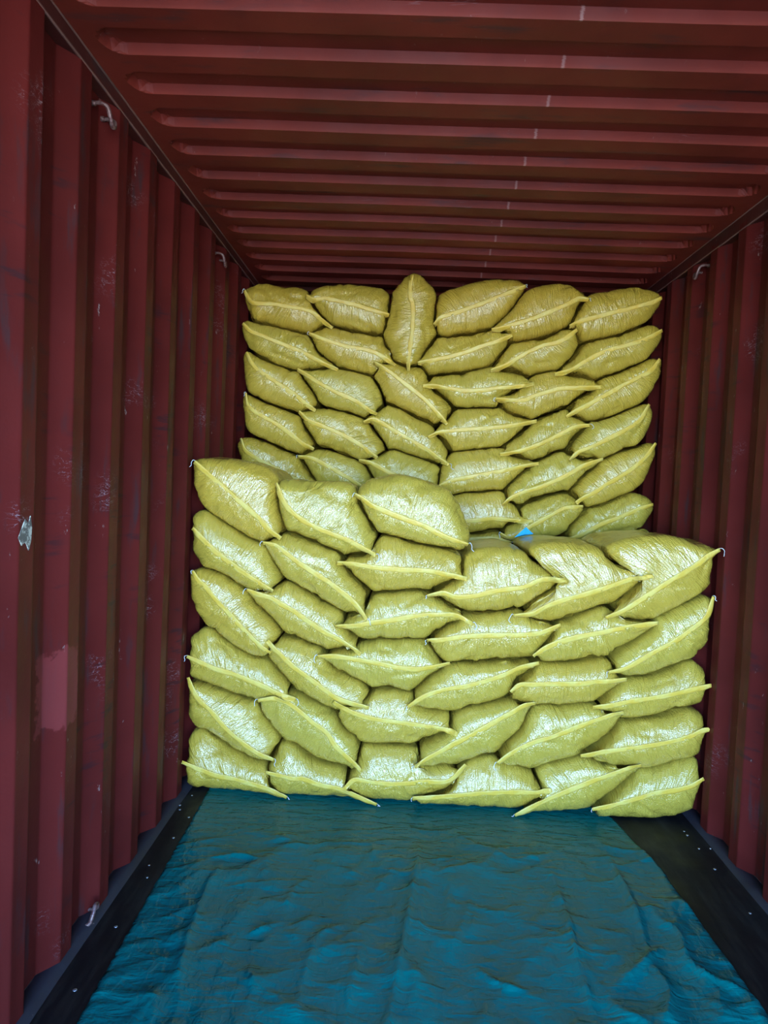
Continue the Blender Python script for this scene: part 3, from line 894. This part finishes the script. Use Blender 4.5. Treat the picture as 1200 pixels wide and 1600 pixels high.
# third row up
sack('F', 3, 1, (295, 1025), [(313, 1032), (338, 1043), (363, 1050), (388, 1060), (413, 1070), (436, 1082)], (460, 1090),
     [(296, 1005), (301, 998), (313, 988), (331, 981), (350, 995), (370, 1009), (388, 1019), (402, 1026), (420, 1032), (430, 1039), (446, 1057), (453, 1068), (457, 1080)],
     [(295, 1046), (311, 1059), (347, 1072), (380, 1084), (403, 1089), (427, 1087), (443, 1088)], 'LR')
sack('F', 3, 2, (422, 1003), [(428, 1010), (443, 1024), (464, 1043), (490, 1062), (510, 1077), (526, 1088), (545, 1095)], (572, 1103),
     [(432, 1001), (442, 998), (455, 995), (480, 1003), (500, 1010), (512, 1017), (517, 1036), (526, 1044), (548, 1057), (570, 1067), (576, 1077), (573, 1088)],
     [(419, 1017), (423, 1032), (439, 1048), (456, 1065), (488, 1089), (510, 1101), (526, 1107), (547, 1105)], '')
sack('F', 3, 3, (501, 1024), [(523, 1023), (557, 1028), (590, 1034), (625, 1041), (653, 1043), (677, 1040)], (698, 1036),
     [(519, 1015), (540, 1011), (556, 1012), (566, 1002), (580, 998), (610, 998), (643, 998), (660, 1000), (673, 1014), (685, 1028)],
     [(515, 1037), (540, 1050), (567, 1062), (580, 1067), (602, 1072), (632, 1076), (644, 1074), (656, 1062), (668, 1050), (684, 1044)], 'L')
sack('F', 3, 4, (640, 1101), [(658, 1088), (677, 1080), (700, 1074), (727, 1070), (755, 1063), (787, 1052), (812, 1041)], (838, 1035),
     [(645, 1091), (654, 1076), (668, 1061), (680, 1049), (700, 1039), (718, 1035), (757, 1033), (795, 1030), (818, 1028), (828, 1032)],
     [(653, 1102), (680, 1105), (717, 1104), (750, 1097), (775, 1091), (792, 1085), (801, 1072), (811, 1058), (827, 1045)], 'L')
sack('F', 3, 5, (799, 1078), [(811, 1068), (837, 1067), (870, 1066), (915, 1065), (930, 1063), (953, 1062)], (976, 1060),
     [(804, 1066), (814, 1054), (828, 1044), (842, 1036), (870, 1034), (903, 1032), (922, 1028), (938, 1027), (951, 1037), (963, 1054)],
     [(795, 1086), (801, 1092), (814, 1096), (833, 1096), (870, 1099), (903, 1097), (920, 1093), (935, 1087), (946, 1077), (962, 1067)], '')
sack('F', 3, 6, (931, 1103), [(953, 1100), (987, 1093), (1020, 1088), (1053, 1082), (1085, 1074)], (1107, 1070),
     [(938, 1089), (948, 1078), (962, 1069), (975, 1058), (1008, 1055), (1045, 1043), (1073, 1031), (1090, 1043), (1100, 1057)],
     [(938, 1110), (960, 1117), (980, 1121), (1020, 1116), (1053, 1107), (1078, 1097), (1101, 1087)], '')
# second row up
sack('F', 2, 1, (297, 1062), [(302, 1074), (313, 1092), (335, 1113), (355, 1137), (377, 1156), (402, 1174)], (424, 1184),
     [(305, 1065), (315, 1063), (338, 1071), (363, 1082), (387, 1089), (401, 1093), (408, 1108), (422, 1128), (436, 1142), (437, 1151), (426, 1172)],
     [(293, 1080), (298, 1107), (312, 1131), (330, 1142), (355, 1159), (380, 1174), (400, 1184), (413, 1186)], 'R')
sack('F', 2, 2, (408, 1092), [(430, 1089), (455, 1099), (475, 1114), (490, 1127), (512, 1143), (528, 1166), (544, 1181)], (561, 1198),
     [(425, 1084), (444, 1082), (458, 1071), (473, 1082), (490, 1092), (508, 1098), (526, 1109), (531, 1127), (545, 1142), (560, 1154), (559, 1176)],
     [(407, 1100), (413, 1116), (430, 1138), (455, 1154), (480, 1174), (507, 1187), (532, 1192), (548, 1192)], 'L')
sack('F', 2, 3, (527, 1096), [(543, 1107), (563, 1115), (590, 1122), (620, 1126), (650, 1130), (680, 1135)], (709, 1140),
     [(536, 1094), (556, 1092), (578, 1083), (594, 1077), (614, 1076), (638, 1078), (646, 1090), (664, 1104), (687, 1110), (701, 1112), (707, 1130)],
     [(530, 1115), (538, 1134), (557, 1149), (590, 1159), (623, 1161), (647, 1159), (663, 1151), (684, 1142), (700, 1142)], '')
sack('F', 2, 4, (651, 1194), [(667, 1183), (687, 1172), (707, 1160), (726, 1151), (747, 1140), (767, 1128), (797, 1112), (814, 1102)], (831, 1097),
     [(654, 1182), (657, 1162), (672, 1150), (688, 1143), (706, 1131), (718, 1109), (750, 1101), (775, 1093), (796, 1089), (802, 1095), (815, 1096)],
     [(670, 1192), (700, 1189), (725, 1184), (750, 1177), (772, 1171), (784, 1162), (803, 1144), (817, 1130), (821, 1115), (823, 1106)], 'L')
sack('F', 2, 5, (778, 1190), [(793, 1178), (810, 1168), (835, 1157), (860, 1150), (885, 1140), (910, 1130), (940, 1120)], (970, 1110),
     [(782, 1173), (793, 1157), (816, 1135), (823, 1110), (837, 1101), (877, 1101), (922, 1097), (929, 1104), (945, 1109)],
     [(793, 1190), (810, 1192), (832, 1193), (860, 1187), (893, 1179), (910, 1171), (937, 1156), (952, 1144), (965, 1123)], 'L')
sack('F', 2, 6, (910, 1179), [(922, 1177), (945, 1172), (978, 1168), (1012, 1163), (1045, 1157), (1078, 1148), (1097, 1139)], (1107, 1138),
     [(917, 1172), (938, 1158), (953, 1145), (965, 1127), (987, 1125), (1020, 1118), (1053, 1110), (1070, 1108), (1083, 1114), (1094, 1117), (1102, 1128)],
     [(930, 1183), (953, 1189), (978, 1191), (1007, 1196), (1037, 1189), (1062, 1182), (1087, 1171), (1100, 1154)], '')
# bottom row, lying on the sheet
sack('F', 1, 1, (290, 1191), [(313, 1200), (338, 1209), (363, 1214), (388, 1221), (413, 1228), (430, 1235)], (444, 1242),
     [(292, 1168), (302, 1149), (313, 1136), (330, 1144), (355, 1162), (380, 1177), (400, 1187), (420, 1188), (421, 1205), (421, 1220), (432, 1230)],
     [(288, 1203), (291, 1213), (305, 1223), (330, 1232), (363, 1238), (397, 1243), (422, 1245)], 'R')
sack('F', 1, 2, (420, 1206), [(435, 1209), (458, 1214), (474, 1214), (498, 1223), (530, 1230), (550, 1238)], (585, 1254),
     [(424, 1182), (436, 1167), (455, 1158), (466, 1166), (482, 1181), (507, 1190), (546, 1194), (543, 1208), (537, 1221), (548, 1229), (560, 1242)],
     [(423, 1228), (447, 1236), (480, 1245), (515, 1249), (555, 1251), (572, 1256)], 'R')
sack('F', 1, 3, (540, 1227), [(553, 1216), (580, 1220), (605, 1222), (627, 1222), (667, 1219), (700, 1218)], (723, 1197),
     [(540, 1212), (549, 1199), (561, 1186), (564, 1164), (590, 1162), (632, 1163), (649, 1163), (653, 1178), (656, 1194), (683, 1192), (707, 1190)],
     [(548, 1234), (560, 1244), (590, 1254), (620, 1256), (645, 1252), (655, 1242), (683, 1236), (704, 1224)], '')
sack('F', 1, 4, (649, 1245), [(683, 1243), (717, 1240), (750, 1237), (778, 1236), (810, 1235), (840, 1236)], (856, 1231),
     [(665, 1238), (698, 1229), (708, 1213), (718, 1194), (742, 1183), (770, 1175), (778, 1186), (786, 1193), (810, 1196), (823, 1201), (837, 1215), (845, 1227)],
     [(654, 1254), (667, 1262), (685, 1268), (725, 1269), (775, 1267), (800, 1263), (822, 1257), (836, 1248)], 'L')
sack('F', 1, 5, (807, 1271), [(827, 1260), (852, 1248), (877, 1237), (902, 1227), (927, 1217), (960, 1206)], (996, 1193),
     [(811, 1262), (830, 1250), (846, 1231), (841, 1214), (836, 1199), (860, 1190), (893, 1182), (910, 1181), (930, 1186), (955, 1194), (978, 1194)],
     [(815, 1275), (830, 1278), (853, 1273), (893, 1264), (926, 1254), (938, 1247), (953, 1233), (970, 1217), (987, 1203)], 'L')
sack('F', 1, 6, (929, 1262), [(953, 1257), (978, 1250), (1003, 1243), (1023, 1237), (1053, 1232), (1078, 1226)], (1095, 1217),
     [(936, 1253), (944, 1245), (962, 1231), (976, 1216), (997, 1201), (1012, 1198), (1037, 1191), (1062, 1185), (1078, 1183), (1088, 1192), (1094, 1203)],
     [(933, 1270), (950, 1275), (978, 1278), (1020, 1276), (1045, 1271), (1070, 1263), (1089, 1251), (1094, 1232)], 'L')

NS = 44                        # samples along one outline
BULGE = 0.088                   # how far the rounded end reaches in front of the full section
TAPE_W = 0.019
ORD = {1: 'first', 2: 'second', 3: 'third', 4: 'fourth', 5: 'fifth', 6: 'sixth', 7: 'seventh'}
COUNT = {}
for e in S:
    COUNT[(e[0], e[1])] = COUNT.get((e[0], e[1]), 0) + 1


def face_y(stack, px, py):
    """distance of the stack face (full section) at a pixel"""
    if stack == 'F':
        return 3.30 - 0.085 * (px - 290) / 830 - 0.06 * (1280 - py) / 560
    return 4.08 - 0.10 * (px - 380) / 640


def label_of(stack, row, col, tilt, look):
    n = COUNT[(stack, row)]
    pos = 'leftmost' if col == 1 else 'rightmost' if col == n else ORD[col] + ' from left'
    if look == 'upright':
        return 'yellow woven sack standing upright in a gap in the top row of rear stack'
    if stack == 'R':
        if row == 7:
            return 'yellow sack mostly hidden behind front stack, %s sliver under rear stack row six' % ('left' if col == 1 else 'right')
        where = 'top row of rear stack' if row == 1 else ORD[row] + ' row down rear stack'
        if row == 6:
            where = 'lowest full row of rear stack'
    else:
        where = 'bottom row on the sheet, front stack' if row == 1 else 'top step of front stack' if row == 6 else ORD[row] + ' row up front stack'
    slope = 'level' if abs(tilt) < 0.12 else ('sloping down right' if tilt > 0 else 'rising right')
    return '%s yellow woven sack, %s, %s' % (slope, pos, where)


def outline(idx, e):
    """seam line and full section of a sack in metres (x, z), before neighbours are fitted"""
    stack, row, col, L, seam, Rt, top, bot, tails, look = e
    rng = random.Random(idx * 17 + 5)
    cxp, cyp = np.array([L, Rt] + top + bot, float).mean(axis=0)
    Ys = face_y(stack, cxp, cyp) + rng.uniform(-0.012, 0.012)
    Yf = Ys - BULGE

    def to2(pts, Y):
        return np.array([at_y(a, b_, Y)[[0, 2]] for a, b_ in pts])

    T = catmull(to2([L] + top + [Rt], Ys), NS)
    B = catmull(to2([L] + bot + [Rt], Ys), NS)
    Sm = catmull(to2([L] + seam + [Rt], Yf), NS)
    loop = np.vstack([T, B[-2:0:-1]])
    s_par = np.concatenate([np.linspace(0, 1, NS), np.linspace(1, 0, NS)[1:-1]])
    tip = np.exp(-(np.minimum(s_par, 1 - s_par) / 0.10) ** 2)[:, None]
    body = loop.copy()
    for _ in range(16):
        sm = 0.5 * body + 0.25 * (np.roll(body, 1, axis=0) + np.roll(body, -1, axis=0))
        body = body * (1 - tip) + sm * tip
    for _ in range(2):
        body = 0.5 * body + 0.25 * (np.roll(body, 1, axis=0) + np.roll(body, -1, axis=0))
    return dict(Ys=Ys, Yf=Yf, Sm=Sm, T=T, B=B, body=body, loop=loop, tip=tip[:, 0], s=s_par, stack=stack, row=row)


def inside(P, poly):
    x, z = P[:, 0][:, None], P[:, 1][:, None]
    x0, z0 = poly[:, 0][None], poly[:, 1][None]
    x1, z1 = np.roll(poly[:, 0], -1)[None], np.roll(poly[:, 1], -1)[None]
    c_ = ((z0 > z) != (z1 > z)) & (x < (x1 - x0) * (z - z0) / (z1 - z0 + 1e-12) + x0)
    return (c_.sum(axis=1) % 2).astype(bool)


def normals2(body):
    tang = np.roll(body, -1, axis=0) - np.roll(body, 1, axis=0)
    tang /= np.linalg.norm(tang, axis=1)[:, None] + 1e-9
    return np.stack([-tang[:, 1], tang[:, 0]], axis=1)


def fit_neighbours(O):
    """let the full sections swell into the gaps and press flat against each other"""
    grown = [np.zeros(len(o['body'])) for o in O]
    for it in range(44):
        boxes = [(o['body'].min(axis=0) - 0.03, o['body'].max(axis=0) + 0.03) for o in O]
        new = []
        for i, o in enumerate(O):
            P = o['body']; n2 = normals2(P)
            blocked = np.zeros(len(P), bool); hit = np.zeros(len(P), bool)
            for j, q in enumerate(O):
                if i == j or q['stack'] != o['stack'] or (boxes[i][0] > boxes[j][1]).any() or (boxes[j][0] > boxes[i][1]).any():
                    continue
                blocked |= inside(P + n2 * 0.0055, q['body'])
                hit |= inside(P + n2 * 0.0028, q['body'])
            lim = 0.015 + 0.012 * o['tip']
            step = np.where(hit, -0.002, np.where(blocked | (grown[i] > lim), 0.0, 0.0016))
            if it > 16:
                step = np.minimum(step, 0)
            step = 0.25 * np.roll(step, 1) + 0.5 * step + 0.25 * np.roll(step, -1)
            grown[i] += step
            Pn = P + n2 * step[:, None]
            if hit.any():                                   # a trapped corner draws back towards its own sack
                to_c = P.mean(axis=0) - P
                to_c /= np.linalg.norm(to_c, axis=1)[:, None] + 1e-9
                back = np.where(hit, 0.0025, 0.0)
                back = np.maximum(back, 0.6 * np.maximum(np.roll(back, 1), np.roll(back, -1)))
                Pn = Pn + to_c * back[:, None]
                Pn = np.where((back > 0)[:, None], 0.5 * Pn + 0.25 * (np.roll(Pn, 1, axis=0) + np.roll(Pn, -1, axis=0)), Pn)
            Pn[:, 0] = np.clip(Pn[:, 0], XL + 0.006, XR - 0.006)
            if o['stack'] == 'F' and o['row'] == 1:
                Pn[:, 1] = np.maximum(Pn[:, 1], 0.005)
            new.append(Pn)
        for o, b_ in zip(O, new):
            o['body'] = b_


def end_profile(fr):
    fr = np.asarray(fr, float)
    return 0.12 * fr + 0.88 * (1 - np.sqrt(np.maximum(0.0, 1 - fr ** 2.4)))


def in_front(P3, idx, gap, swell=0.006):
    """bring points that stick out over a neighbour's end in front of that neighbour"""
    o = OUT[idx]
    P = P3[:, [0, 2]]
    lo, hi = P.min(axis=0), P.max(axis=0)
    y = P3[:, 1].copy()
    for j, q in enumerate(OUT):
        if j == idx or q['stack'] != o['stack']:
            continue
        b_ = q['body']
        if (b_.max(axis=0) < lo).any() or (b_.min(axis=0) > hi).any():
            continue
        ins = np.nonzero(inside(P, b_ + normals2(b_) * swell))[0]
        if not len(ins):
            continue
        p = P[ins]
        ds = np.sqrt(((p[:, None] - q['Sm'][None]) ** 2).sum(-1)).min(axis=1)
        db = np.sqrt(((p[:, None] - b_[None]) ** 2).sum(-1)).min(axis=1)
        yq = q['Yf'] + BULGE * end_profile(ds / (ds + db + 1e-6)) - gap - (0.014 if q['stack'] == 'F' and q['row'] == 5 and o['row'] == 5 else 0.0)
        y[ins] = np.minimum(y[ins], yq)
    return y


def build_sack(idx, e):
    stack, row, col, L, seam, Rt, top, bot, tails, look = e
    rng = random.Random(idx * 17 + 5)
    o_ = OUT[idx]
    Ys, Yf, Sm, B, body = o_['Ys'], o_['Yf'], o_['Sm'].copy(), o_['B'], o_['body']
    rng.random()
    length = 0.70 + rng.uniform(-0.02, 0.02) if stack == 'F' else 0.74 + rng.uniform(-0.02, 0.02)
    upright = look == 'upright'
    Sm[:, 0] = np.clip(Sm[:, 0], XL + 0.004, XR - 0.004)
    loop_seam = np.vstack([Sm, Sm[-2:0:-1]])
    n = len(body)
    cen = body.mean(axis=0)
    ear = o_['loop'] * o_['tip'][:, None] + body * (1 - o_['tip'][:, None])
    ear[:, 0] = np.clip(ear[:, 0], XL + 0.004, XR - 0.004)
    tang = np.roll(body, -1, axis=0) - np.roll(body, 1, axis=0)
    tang /= np.linalg.norm(tang, axis=1)[:, None] + 1e-9
    n2 = np.stack([-tang[:, 1], tang[:, 0]], axis=1)       # outward: the loop runs clockwise seen from the front
    s_par = np.concatenate([np.linspace(0, 1, NS), np.linspace(1, 0, NS)[1:-1]])
    side = np.concatenate([np.ones(NS), -np.ones(NS - 2)])
    width = np.linalg.norm(np.diff(Sm, axis=0), axis=1).sum()
    hh = np.linalg.norm(body - loop_seam, axis=1)

    phis = [0, 0.03, 0.06, 0.10, 0.15, 0.20, 0.26, 0.32, 0.39, 0.46, 0.53, 0.60, 0.67, 0.74, 0.80, 0.86, 0.91, 0.95, 0.98, 1.0]
    rings, V, NRM, UV = [], [], [], []
    depth_rings = [(p, 'f') for p in phis] + [(t_, 'm') for t_ in (0.05, 0.10, 0.16, 0.24, 0.32, 0.42)] + [(p, 'b') for p in np.radians([20, 45, 65, 80, 89])]
    sway = np.array([rng.uniform(-0.012, 0.012), rng.uniform(-0.006, 0.006)])
    back_c = cen
    for (q, kind) in depth_rings:
        if kind == 'f':
            fr = q
            late = float(sstep((fr - 0.35) / 0.6))          # the corner stays drawn out into an ear near the stitched end
            xy = loop_seam * (1 - fr) + (ear * (1 - late) + body * late) * fr
            y = np.full(n, Yf + BULGE * end_profile(fr))
            c_ = math.sqrt(max(0.0, 1 - fr * fr))
            nrm = np.stack([n2[:, 0] * fr, np.full(n, -c_), n2[:, 1] * fr], axis=1)
            d = hh * fr
        elif kind == 'm':
            xy = body
            y = np.full(n, Ys + q)
            nrm = np.stack([n2[:, 0], np.zeros(n), n2[:, 1]], axis=1)
            d = hh + q
        else:
            rem = Yf + length - (Ys + 0.42)
            c_ = math.cos(q)
            k = np.array([0.55 + 0.45 * c_, c_ * 0.96 + 0.04])
            if upright:
                k = k[::-1]
            xy = back_c + (body - back_c) * k
            y = np.full(n, Ys + 0.42 + rem * math.sin(q))
            nrm = np.stack([n2[:, 0] * c_, np.full(n, math.sin(q)), n2[:, 1] * c_], axis=1)
            d = hh + 0.42 + q * 0.1
        V.append(np.stack([xy[:, 0], y, xy[:, 1]], axis=1))
        NRM.append(nrm)
        UV.append(np.stack([s_par * width, side * d], axis=1))
    V = np.array(V); NRM = np.array(NRM); UV = np.array(UV)
    U, D = UV[..., 0], UV[..., 1]
    aD = np.abs(D)
    sd = idx * 7 + 100
    fade = 1 - np.exp(-aD / 0.03)
    disp = 0.014 * (vnoise(U * 6, D * 5, sd) - 0.5) * fade
    # gathered pleats running out from the stitched end
    disp += 0.003 * (vnoise(U * 95, D * 9, sd + 7) - 0.5) * np.exp(-aD / 0.09) * np.clip(aD / 0.012, 0.2, 1)
    disp += 0.0085 * (vnoise(U * 42, D * 5, sd + 1) - 0.5) * np.exp(-aD / 0.14) * np.clip(aD / 0.012, 0.25, 1)
    # a few sharp creases
    rg = 1 - np.abs(2 * vnoise(U * 9 + D * 5, D * 8 - U * 3, sd + 2) - 1)
    disp -= 0.016 * rg ** 5 * fade * vnoise(U * 4, D * 4, sd + 3)
    rg = 1 - np.abs(2 * vnoise(U * 20 - D * 9, D * 14 + U * 8, sd + 4) - 1)
    disp += 0.009 * rg ** 3 * fade * vnoise(U * 5 + 7, D * 5, sd + 5)
    # cords pressed across some sacks leave a groove
    if rng.random() < 0.35:
        u0 = width * rng.uniform(0.3, 0.7)
        disp -= 0.008 * np.exp(-((U - u0 - D * rng.uniform(-0.4, 0.4)) / 0.008) ** 2) * np.clip(aD / 0.02, 0, 1)
    # pinched corners
    tipd = np.minimum(s_par, 1 - s_par)[None, :] * width
    disp += 0.006 * (vnoise(np.arctan2(D, tipd + 0.01) * 7, tipd * 3, sd + 6) - 0.5) * np.exp(-tipd / 0.05) * fade
    fr_all = np.array([q if kind == 'f' else 1.0 for q, kind in depth_rings])[:, None]
    disp = np.minimum(disp - 0.0025 * fr_all ** 3, 0.004 * (1 - fr_all ** 4))
    V = V + NRM * disp[..., None]
    mid = slice(len(phis), None)
    V[..., 0] = np.clip(V[..., 0], XL + 0.002, XR - 0.002)
    if stack == 'F' and row == 1:
        V[..., 2] = np.maximum(V[..., 2], 0.0048)
        Sm[:, 1] = np.maximum(Sm[:, 1], 0.012)
    V = V.reshape(-1, 3)
    nr = len(depth_rings)
    nfront = len(phis) * n
    nclose = 17 * n
    V[:nclose, 1] = in_front(V[:nclose], idx, 0.014)
    V[nclose:nfront, 1] = in_front(V[nclose:nfront], idx, 0.010, 0.0)
    faces = []
    for k in range(nr - 1):
        for i in range(n):
            j = (i + 1) % n
            faces.append((k * n + i, k * n + j, (k + 1) * n + j, (k + 1) * n + i))
    # close the far end across the flattened ring
    last = (nr - 1) * n
    for i in range(NS - 1):
        a, b_ = last + i, last + i + 1
        c_ = last + (n - i - 1) % n if i < NS - 2 else None
        d_ = last + (n - i) % n
        if i == 0:
            faces.append((a, b_, last + n - 1))
        elif c_ is None:
            faces.append((a, b_, d_))
        else:
            faces.append((a, b_, c_, d_))

    base = np.array([cen[0], Ys + 0.25, V[:, 2].min()])
    root = bpy.data.objects.new('sack', None)
    root.location = tuple(base)
    root.empty_display_size = 0.1
    COL.objects.link(root)
    tilt = -(Rt[1] - L[1]) / (abs(Rt[0] - L[0]) + 1e-6) * -1
    root['label'] = label_of(stack, row, col, tilt, look)
    root['category'] = 'sack'
    root['group'] = 'yellow sacks in the front stack' if stack == 'F' else 'yellow sacks in the rear stack'
    mesh_obj('sack_body', V - base, faces, mat_sack, root, uv=UV.reshape(-1, 2))

    # seam tape folded over the stitched end, running out into a flat tab at each corner
    ext = rng.uniform(0.006, 0.016)
    t0 = Sm[0] - Sm[2]; t0 /= np.linalg.norm(t0) + 1e-9
    t1 = Sm[-1] - Sm[-3]; t1 /= np.linalg.norm(t1) + 1e-9
    C = np.vstack([Sm[0] + t0 * ext, Sm, Sm[-1] + t1 * ext])
    C[:, 0] = np.clip(C[:, 0], XL + 0.003, XR - 0.003)
    hb = np.linalg.norm(B - Sm, axis=1)
    hb = np.concatenate([[hb[1]], np.maximum(hb, 0.004), [hb[-2]]])
    tg = np.gradient(C, axis=0)
    tg /= np.linalg.norm(tg, axis=1)[:, None] + 1e-9
    dn = np.stack([tg[:, 1], -tg[:, 0]], axis=1)            # towards the lower side
    m = len(C)
    wv = TAPE_W * (0.85 + 0.3 * vnoise(np.arange(m) * 0.3, np.zeros(m), sd + 8))
    wv *= np.interp(np.arange(m), [0, 3, m - 4, m - 1], [0.75, 1, 1, 0.75])
    rows = []
    for fr in (-0.22, 0.0, 0.35, 0.7, 1.0):
        off2 = wv * fr
        P = C + dn * off2[:, None]
        ratio = np.clip(np.abs(off2) / np.maximum(hb, 0.02), 0, 0.95)
        yv = Yf + BULGE * end_profile(ratio) - 0.0030 - 0.0012 * vnoise(np.arange(m) * 0.8, np.full(m, fr * 3), sd + 9)
        rows.append(np.stack([P[:, 0], yv, P[:, 1]], axis=1))
    front = np.array(rows)
    front[..., 1] = in_front(front.reshape(-1, 3), idx, 0.019).reshape(front.shape[:2])
    backv = front.copy(); backv[..., 1] += 0.0014
    k = len(rows)
    TV = np.concatenate([front.reshape(-1, 3), backv.reshape(-1, 3)])
    if stack == 'F' and row == 1:
        TV[:, 2] = np.maximum(TV[:, 2], 0.005)
    o2 = k * m
    tf = []
    for a in range(k - 1):
        for i in range(m - 1):
            q = (a * m + i, (a + 1) * m + i, (a + 1) * m + i + 1, a * m + i + 1)
            tf.append(q)
            tf.append(tuple(o2 + z for z in reversed(q)))
    for i in range(m - 1):
        tf.append((i, i + 1, o2 + i + 1, o2 + i))
        z0 = (k - 1) * m
        tf.append((z0 + i + 1, z0 + i, o2 + z0 + i, o2 + z0 + i + 1))
    for a in range(k - 1):
        tf.append((a * m, o2 + a * m, o2 + (a + 1) * m, (a + 1) * m))
        tf.append((a * m + m - 1, (a + 1) * m + m - 1, o2 + (a + 1) * m + m - 1, o2 + a * m + m - 1))
    tuv = np.tile(np.stack([np.repeat(np.linspace(0, width, m)[None], k, 0), np.repeat(np.linspace(0, TAPE_W, k)[:, None], m, 1)], axis=-1).reshape(-1, 2), (2, 1))
    mesh_obj('seam_tape', TV - base, tf, mat_tape, root, uv=tuv + rng.random() * 9)

    # loose ends of the sewing thread
    for ch in tails:
        p = C[0] if ch == 'L' else C[-1]
        sx = -1 if ch == 'L' else 1
        p3 = np.array([p[0], front[1, 0 if ch == 'L' else -1, 1], p[1]])
        a = rng.uniform(0.35, 1.0)
        b1, b2, b3 = rng.uniform(-0.2, 1.2), rng.uniform(-0.8, 1.0), rng.uniform(-0.6, 0.9)
        pts = [p3 + (0, 0.004, 0), p3 + (sx * 0.006 * a, -0.006, 0.006 * a * b1), p3 + (sx * 0.012 * a, -0.010, -0.002 * a),
               p3 + (sx * (0.014 + 0.004 * b2) * a, -0.011, -0.012 * a), p3 + (sx * (0.012 + 0.010 * b2) * a, -0.010, -0.024 * a), p3 + (sx * (0.012 + 0.016 * b3) * a, -0.009, -0.034 * a)]
        pts = catmull(pts, 16)
        pts[:, 0] = np.clip(pts[:, 0], XL + 0.004, XR - 0.004)
        pts[:, 2] = np.maximum(pts[:, 2], 0.012)
        pts[:, 1] = np.minimum(pts[:, 1], in_front(pts, idx, 0.026))
        tv, tfc = tube(pts, 0.0013, 6)
        mesh_obj('thread_tail', np.array(tv) - base, tfc, mat_thread, root)


OUT = [outline(i, e) for i, e in enumerate(S)]
fit_neighbours(OUT)
for i, e in enumerate(S):
    build_sack(i, e)



# last touch: where two sacks still cut into each other, draw the crossing cloth back and lay the tape on top
from mathutils.bvhtree import BVHTree


def world_mesh(o):
    co = np.empty(len(o.data.vertices) * 3)
    o.data.vertices.foreach_get('co', co)
    return co.reshape(-1, 3) + np.array(o.parent.location)


pieces = []
for o in [q for q in COL.objects if q.parent and q.parent.name.startswith('sack') and q.name.startswith(('sack_body', 'seam_tape', 'thread_tail'))]:
    co = world_mesh(o)
    pieces.append(dict(o=o, co=co, faces=[tuple(p.vertices) for p in o.data.polygons], root=o.parent.name,
                       tape=not o.name.startswith('sack_body'), cen=np.array(o.parent.location), dirty=True, tree=None))
for it in range(22):
    for p_ in pieces:
        if p_['dirty']:
            p_['tree'] = BVHTree.FromPolygons([tuple(q) for q in p_['co']], p_['faces'])
            p_['lo'], p_['hi'] = p_['co'].min(axis=0), p_['co'].max(axis=0)
            p_['dirty'] = False
    moves = {}
    for i, a in enumerate(pieces):
        for j in range(i + 1, len(pieces)):
            c_ = pieces[j]
            if a['root'] == c_['root'] or (a['lo'] > c_['hi']).any() or (c_['lo'] > a['hi']).any():
                continue
            ov = a['tree'].overlap(c_['tree'])
            if ov:
                if not (a['tape'] and c_['tape']):          # of two crossing tapes only one is lifted
                    moves.setdefault(i, set()).update(v_ for fa, _ in ov for v_ in a['faces'][fa])
                moves.setdefault(j, set()).update(v_ for _, fb in ov for v_ in c_['faces'][fb])
    if not moves:
        break
    for i, vs in moves.items():
        p_ = pieces[i]
        vs = np.array(sorted(vs))
        if p_['tape']:
            p_['co'][vs, 1] -= 0.0035
        else:
            box_c = (p_['lo'] + p_['hi']) / 2
            d_ = box_c[[0, 2]] - p_['co'][vs][:, [0, 2]]
            d_ /= np.linalg.norm(d_, axis=1)[:, None] + 1e-9
            p_['co'][vs[:, None], [0, 2]] += d_ * 0.0032
        p_['dirty'] = True
for p_ in pieces:
    loc = np.array(p_['o'].parent.location)
    p_['o'].data.vertices.foreach_set('co', (p_['co'] - loc).ravel())
    p_['o'].data.update()

# a torn corner of blue plastic caught between rear and front sacks
p = at_y(818, 839, 3.60) + np.array([0, 0, 0.014])
pts = [(-0.045, 0.0, -0.018), (0.010, 0.0, 0.036), (0.050, 0.01, 0.002), (0.0, 0.02, -0.012)]
vv = []
for dy in (0.0, 0.0015):
    vv += [(p[0] + a, p[1] + b_ + dy, p[2] + c_) for a, b_, c_ in pts] + [(p[0] + 0.0, p[1] - 0.012 + dy, p[2] + 0.0)]
ff = [(0, 4, 1), (1, 4, 2), (2, 4, 3), (3, 4, 0), (6, 9, 5), (7, 9, 6), (8, 9, 7), (5, 9, 8)] + [(i, (i + 1) % 4, 5 + (i + 1) % 4, 5 + i) for i in range(4)]
scrap = mesh_obj('plastic_scrap', vv, ff, mat_scrap, smooth=False)
scrap['label'] = 'small bright blue plastic scrap wedged between rear and front sacks'
scrap['category'] = 'plastic scrap'
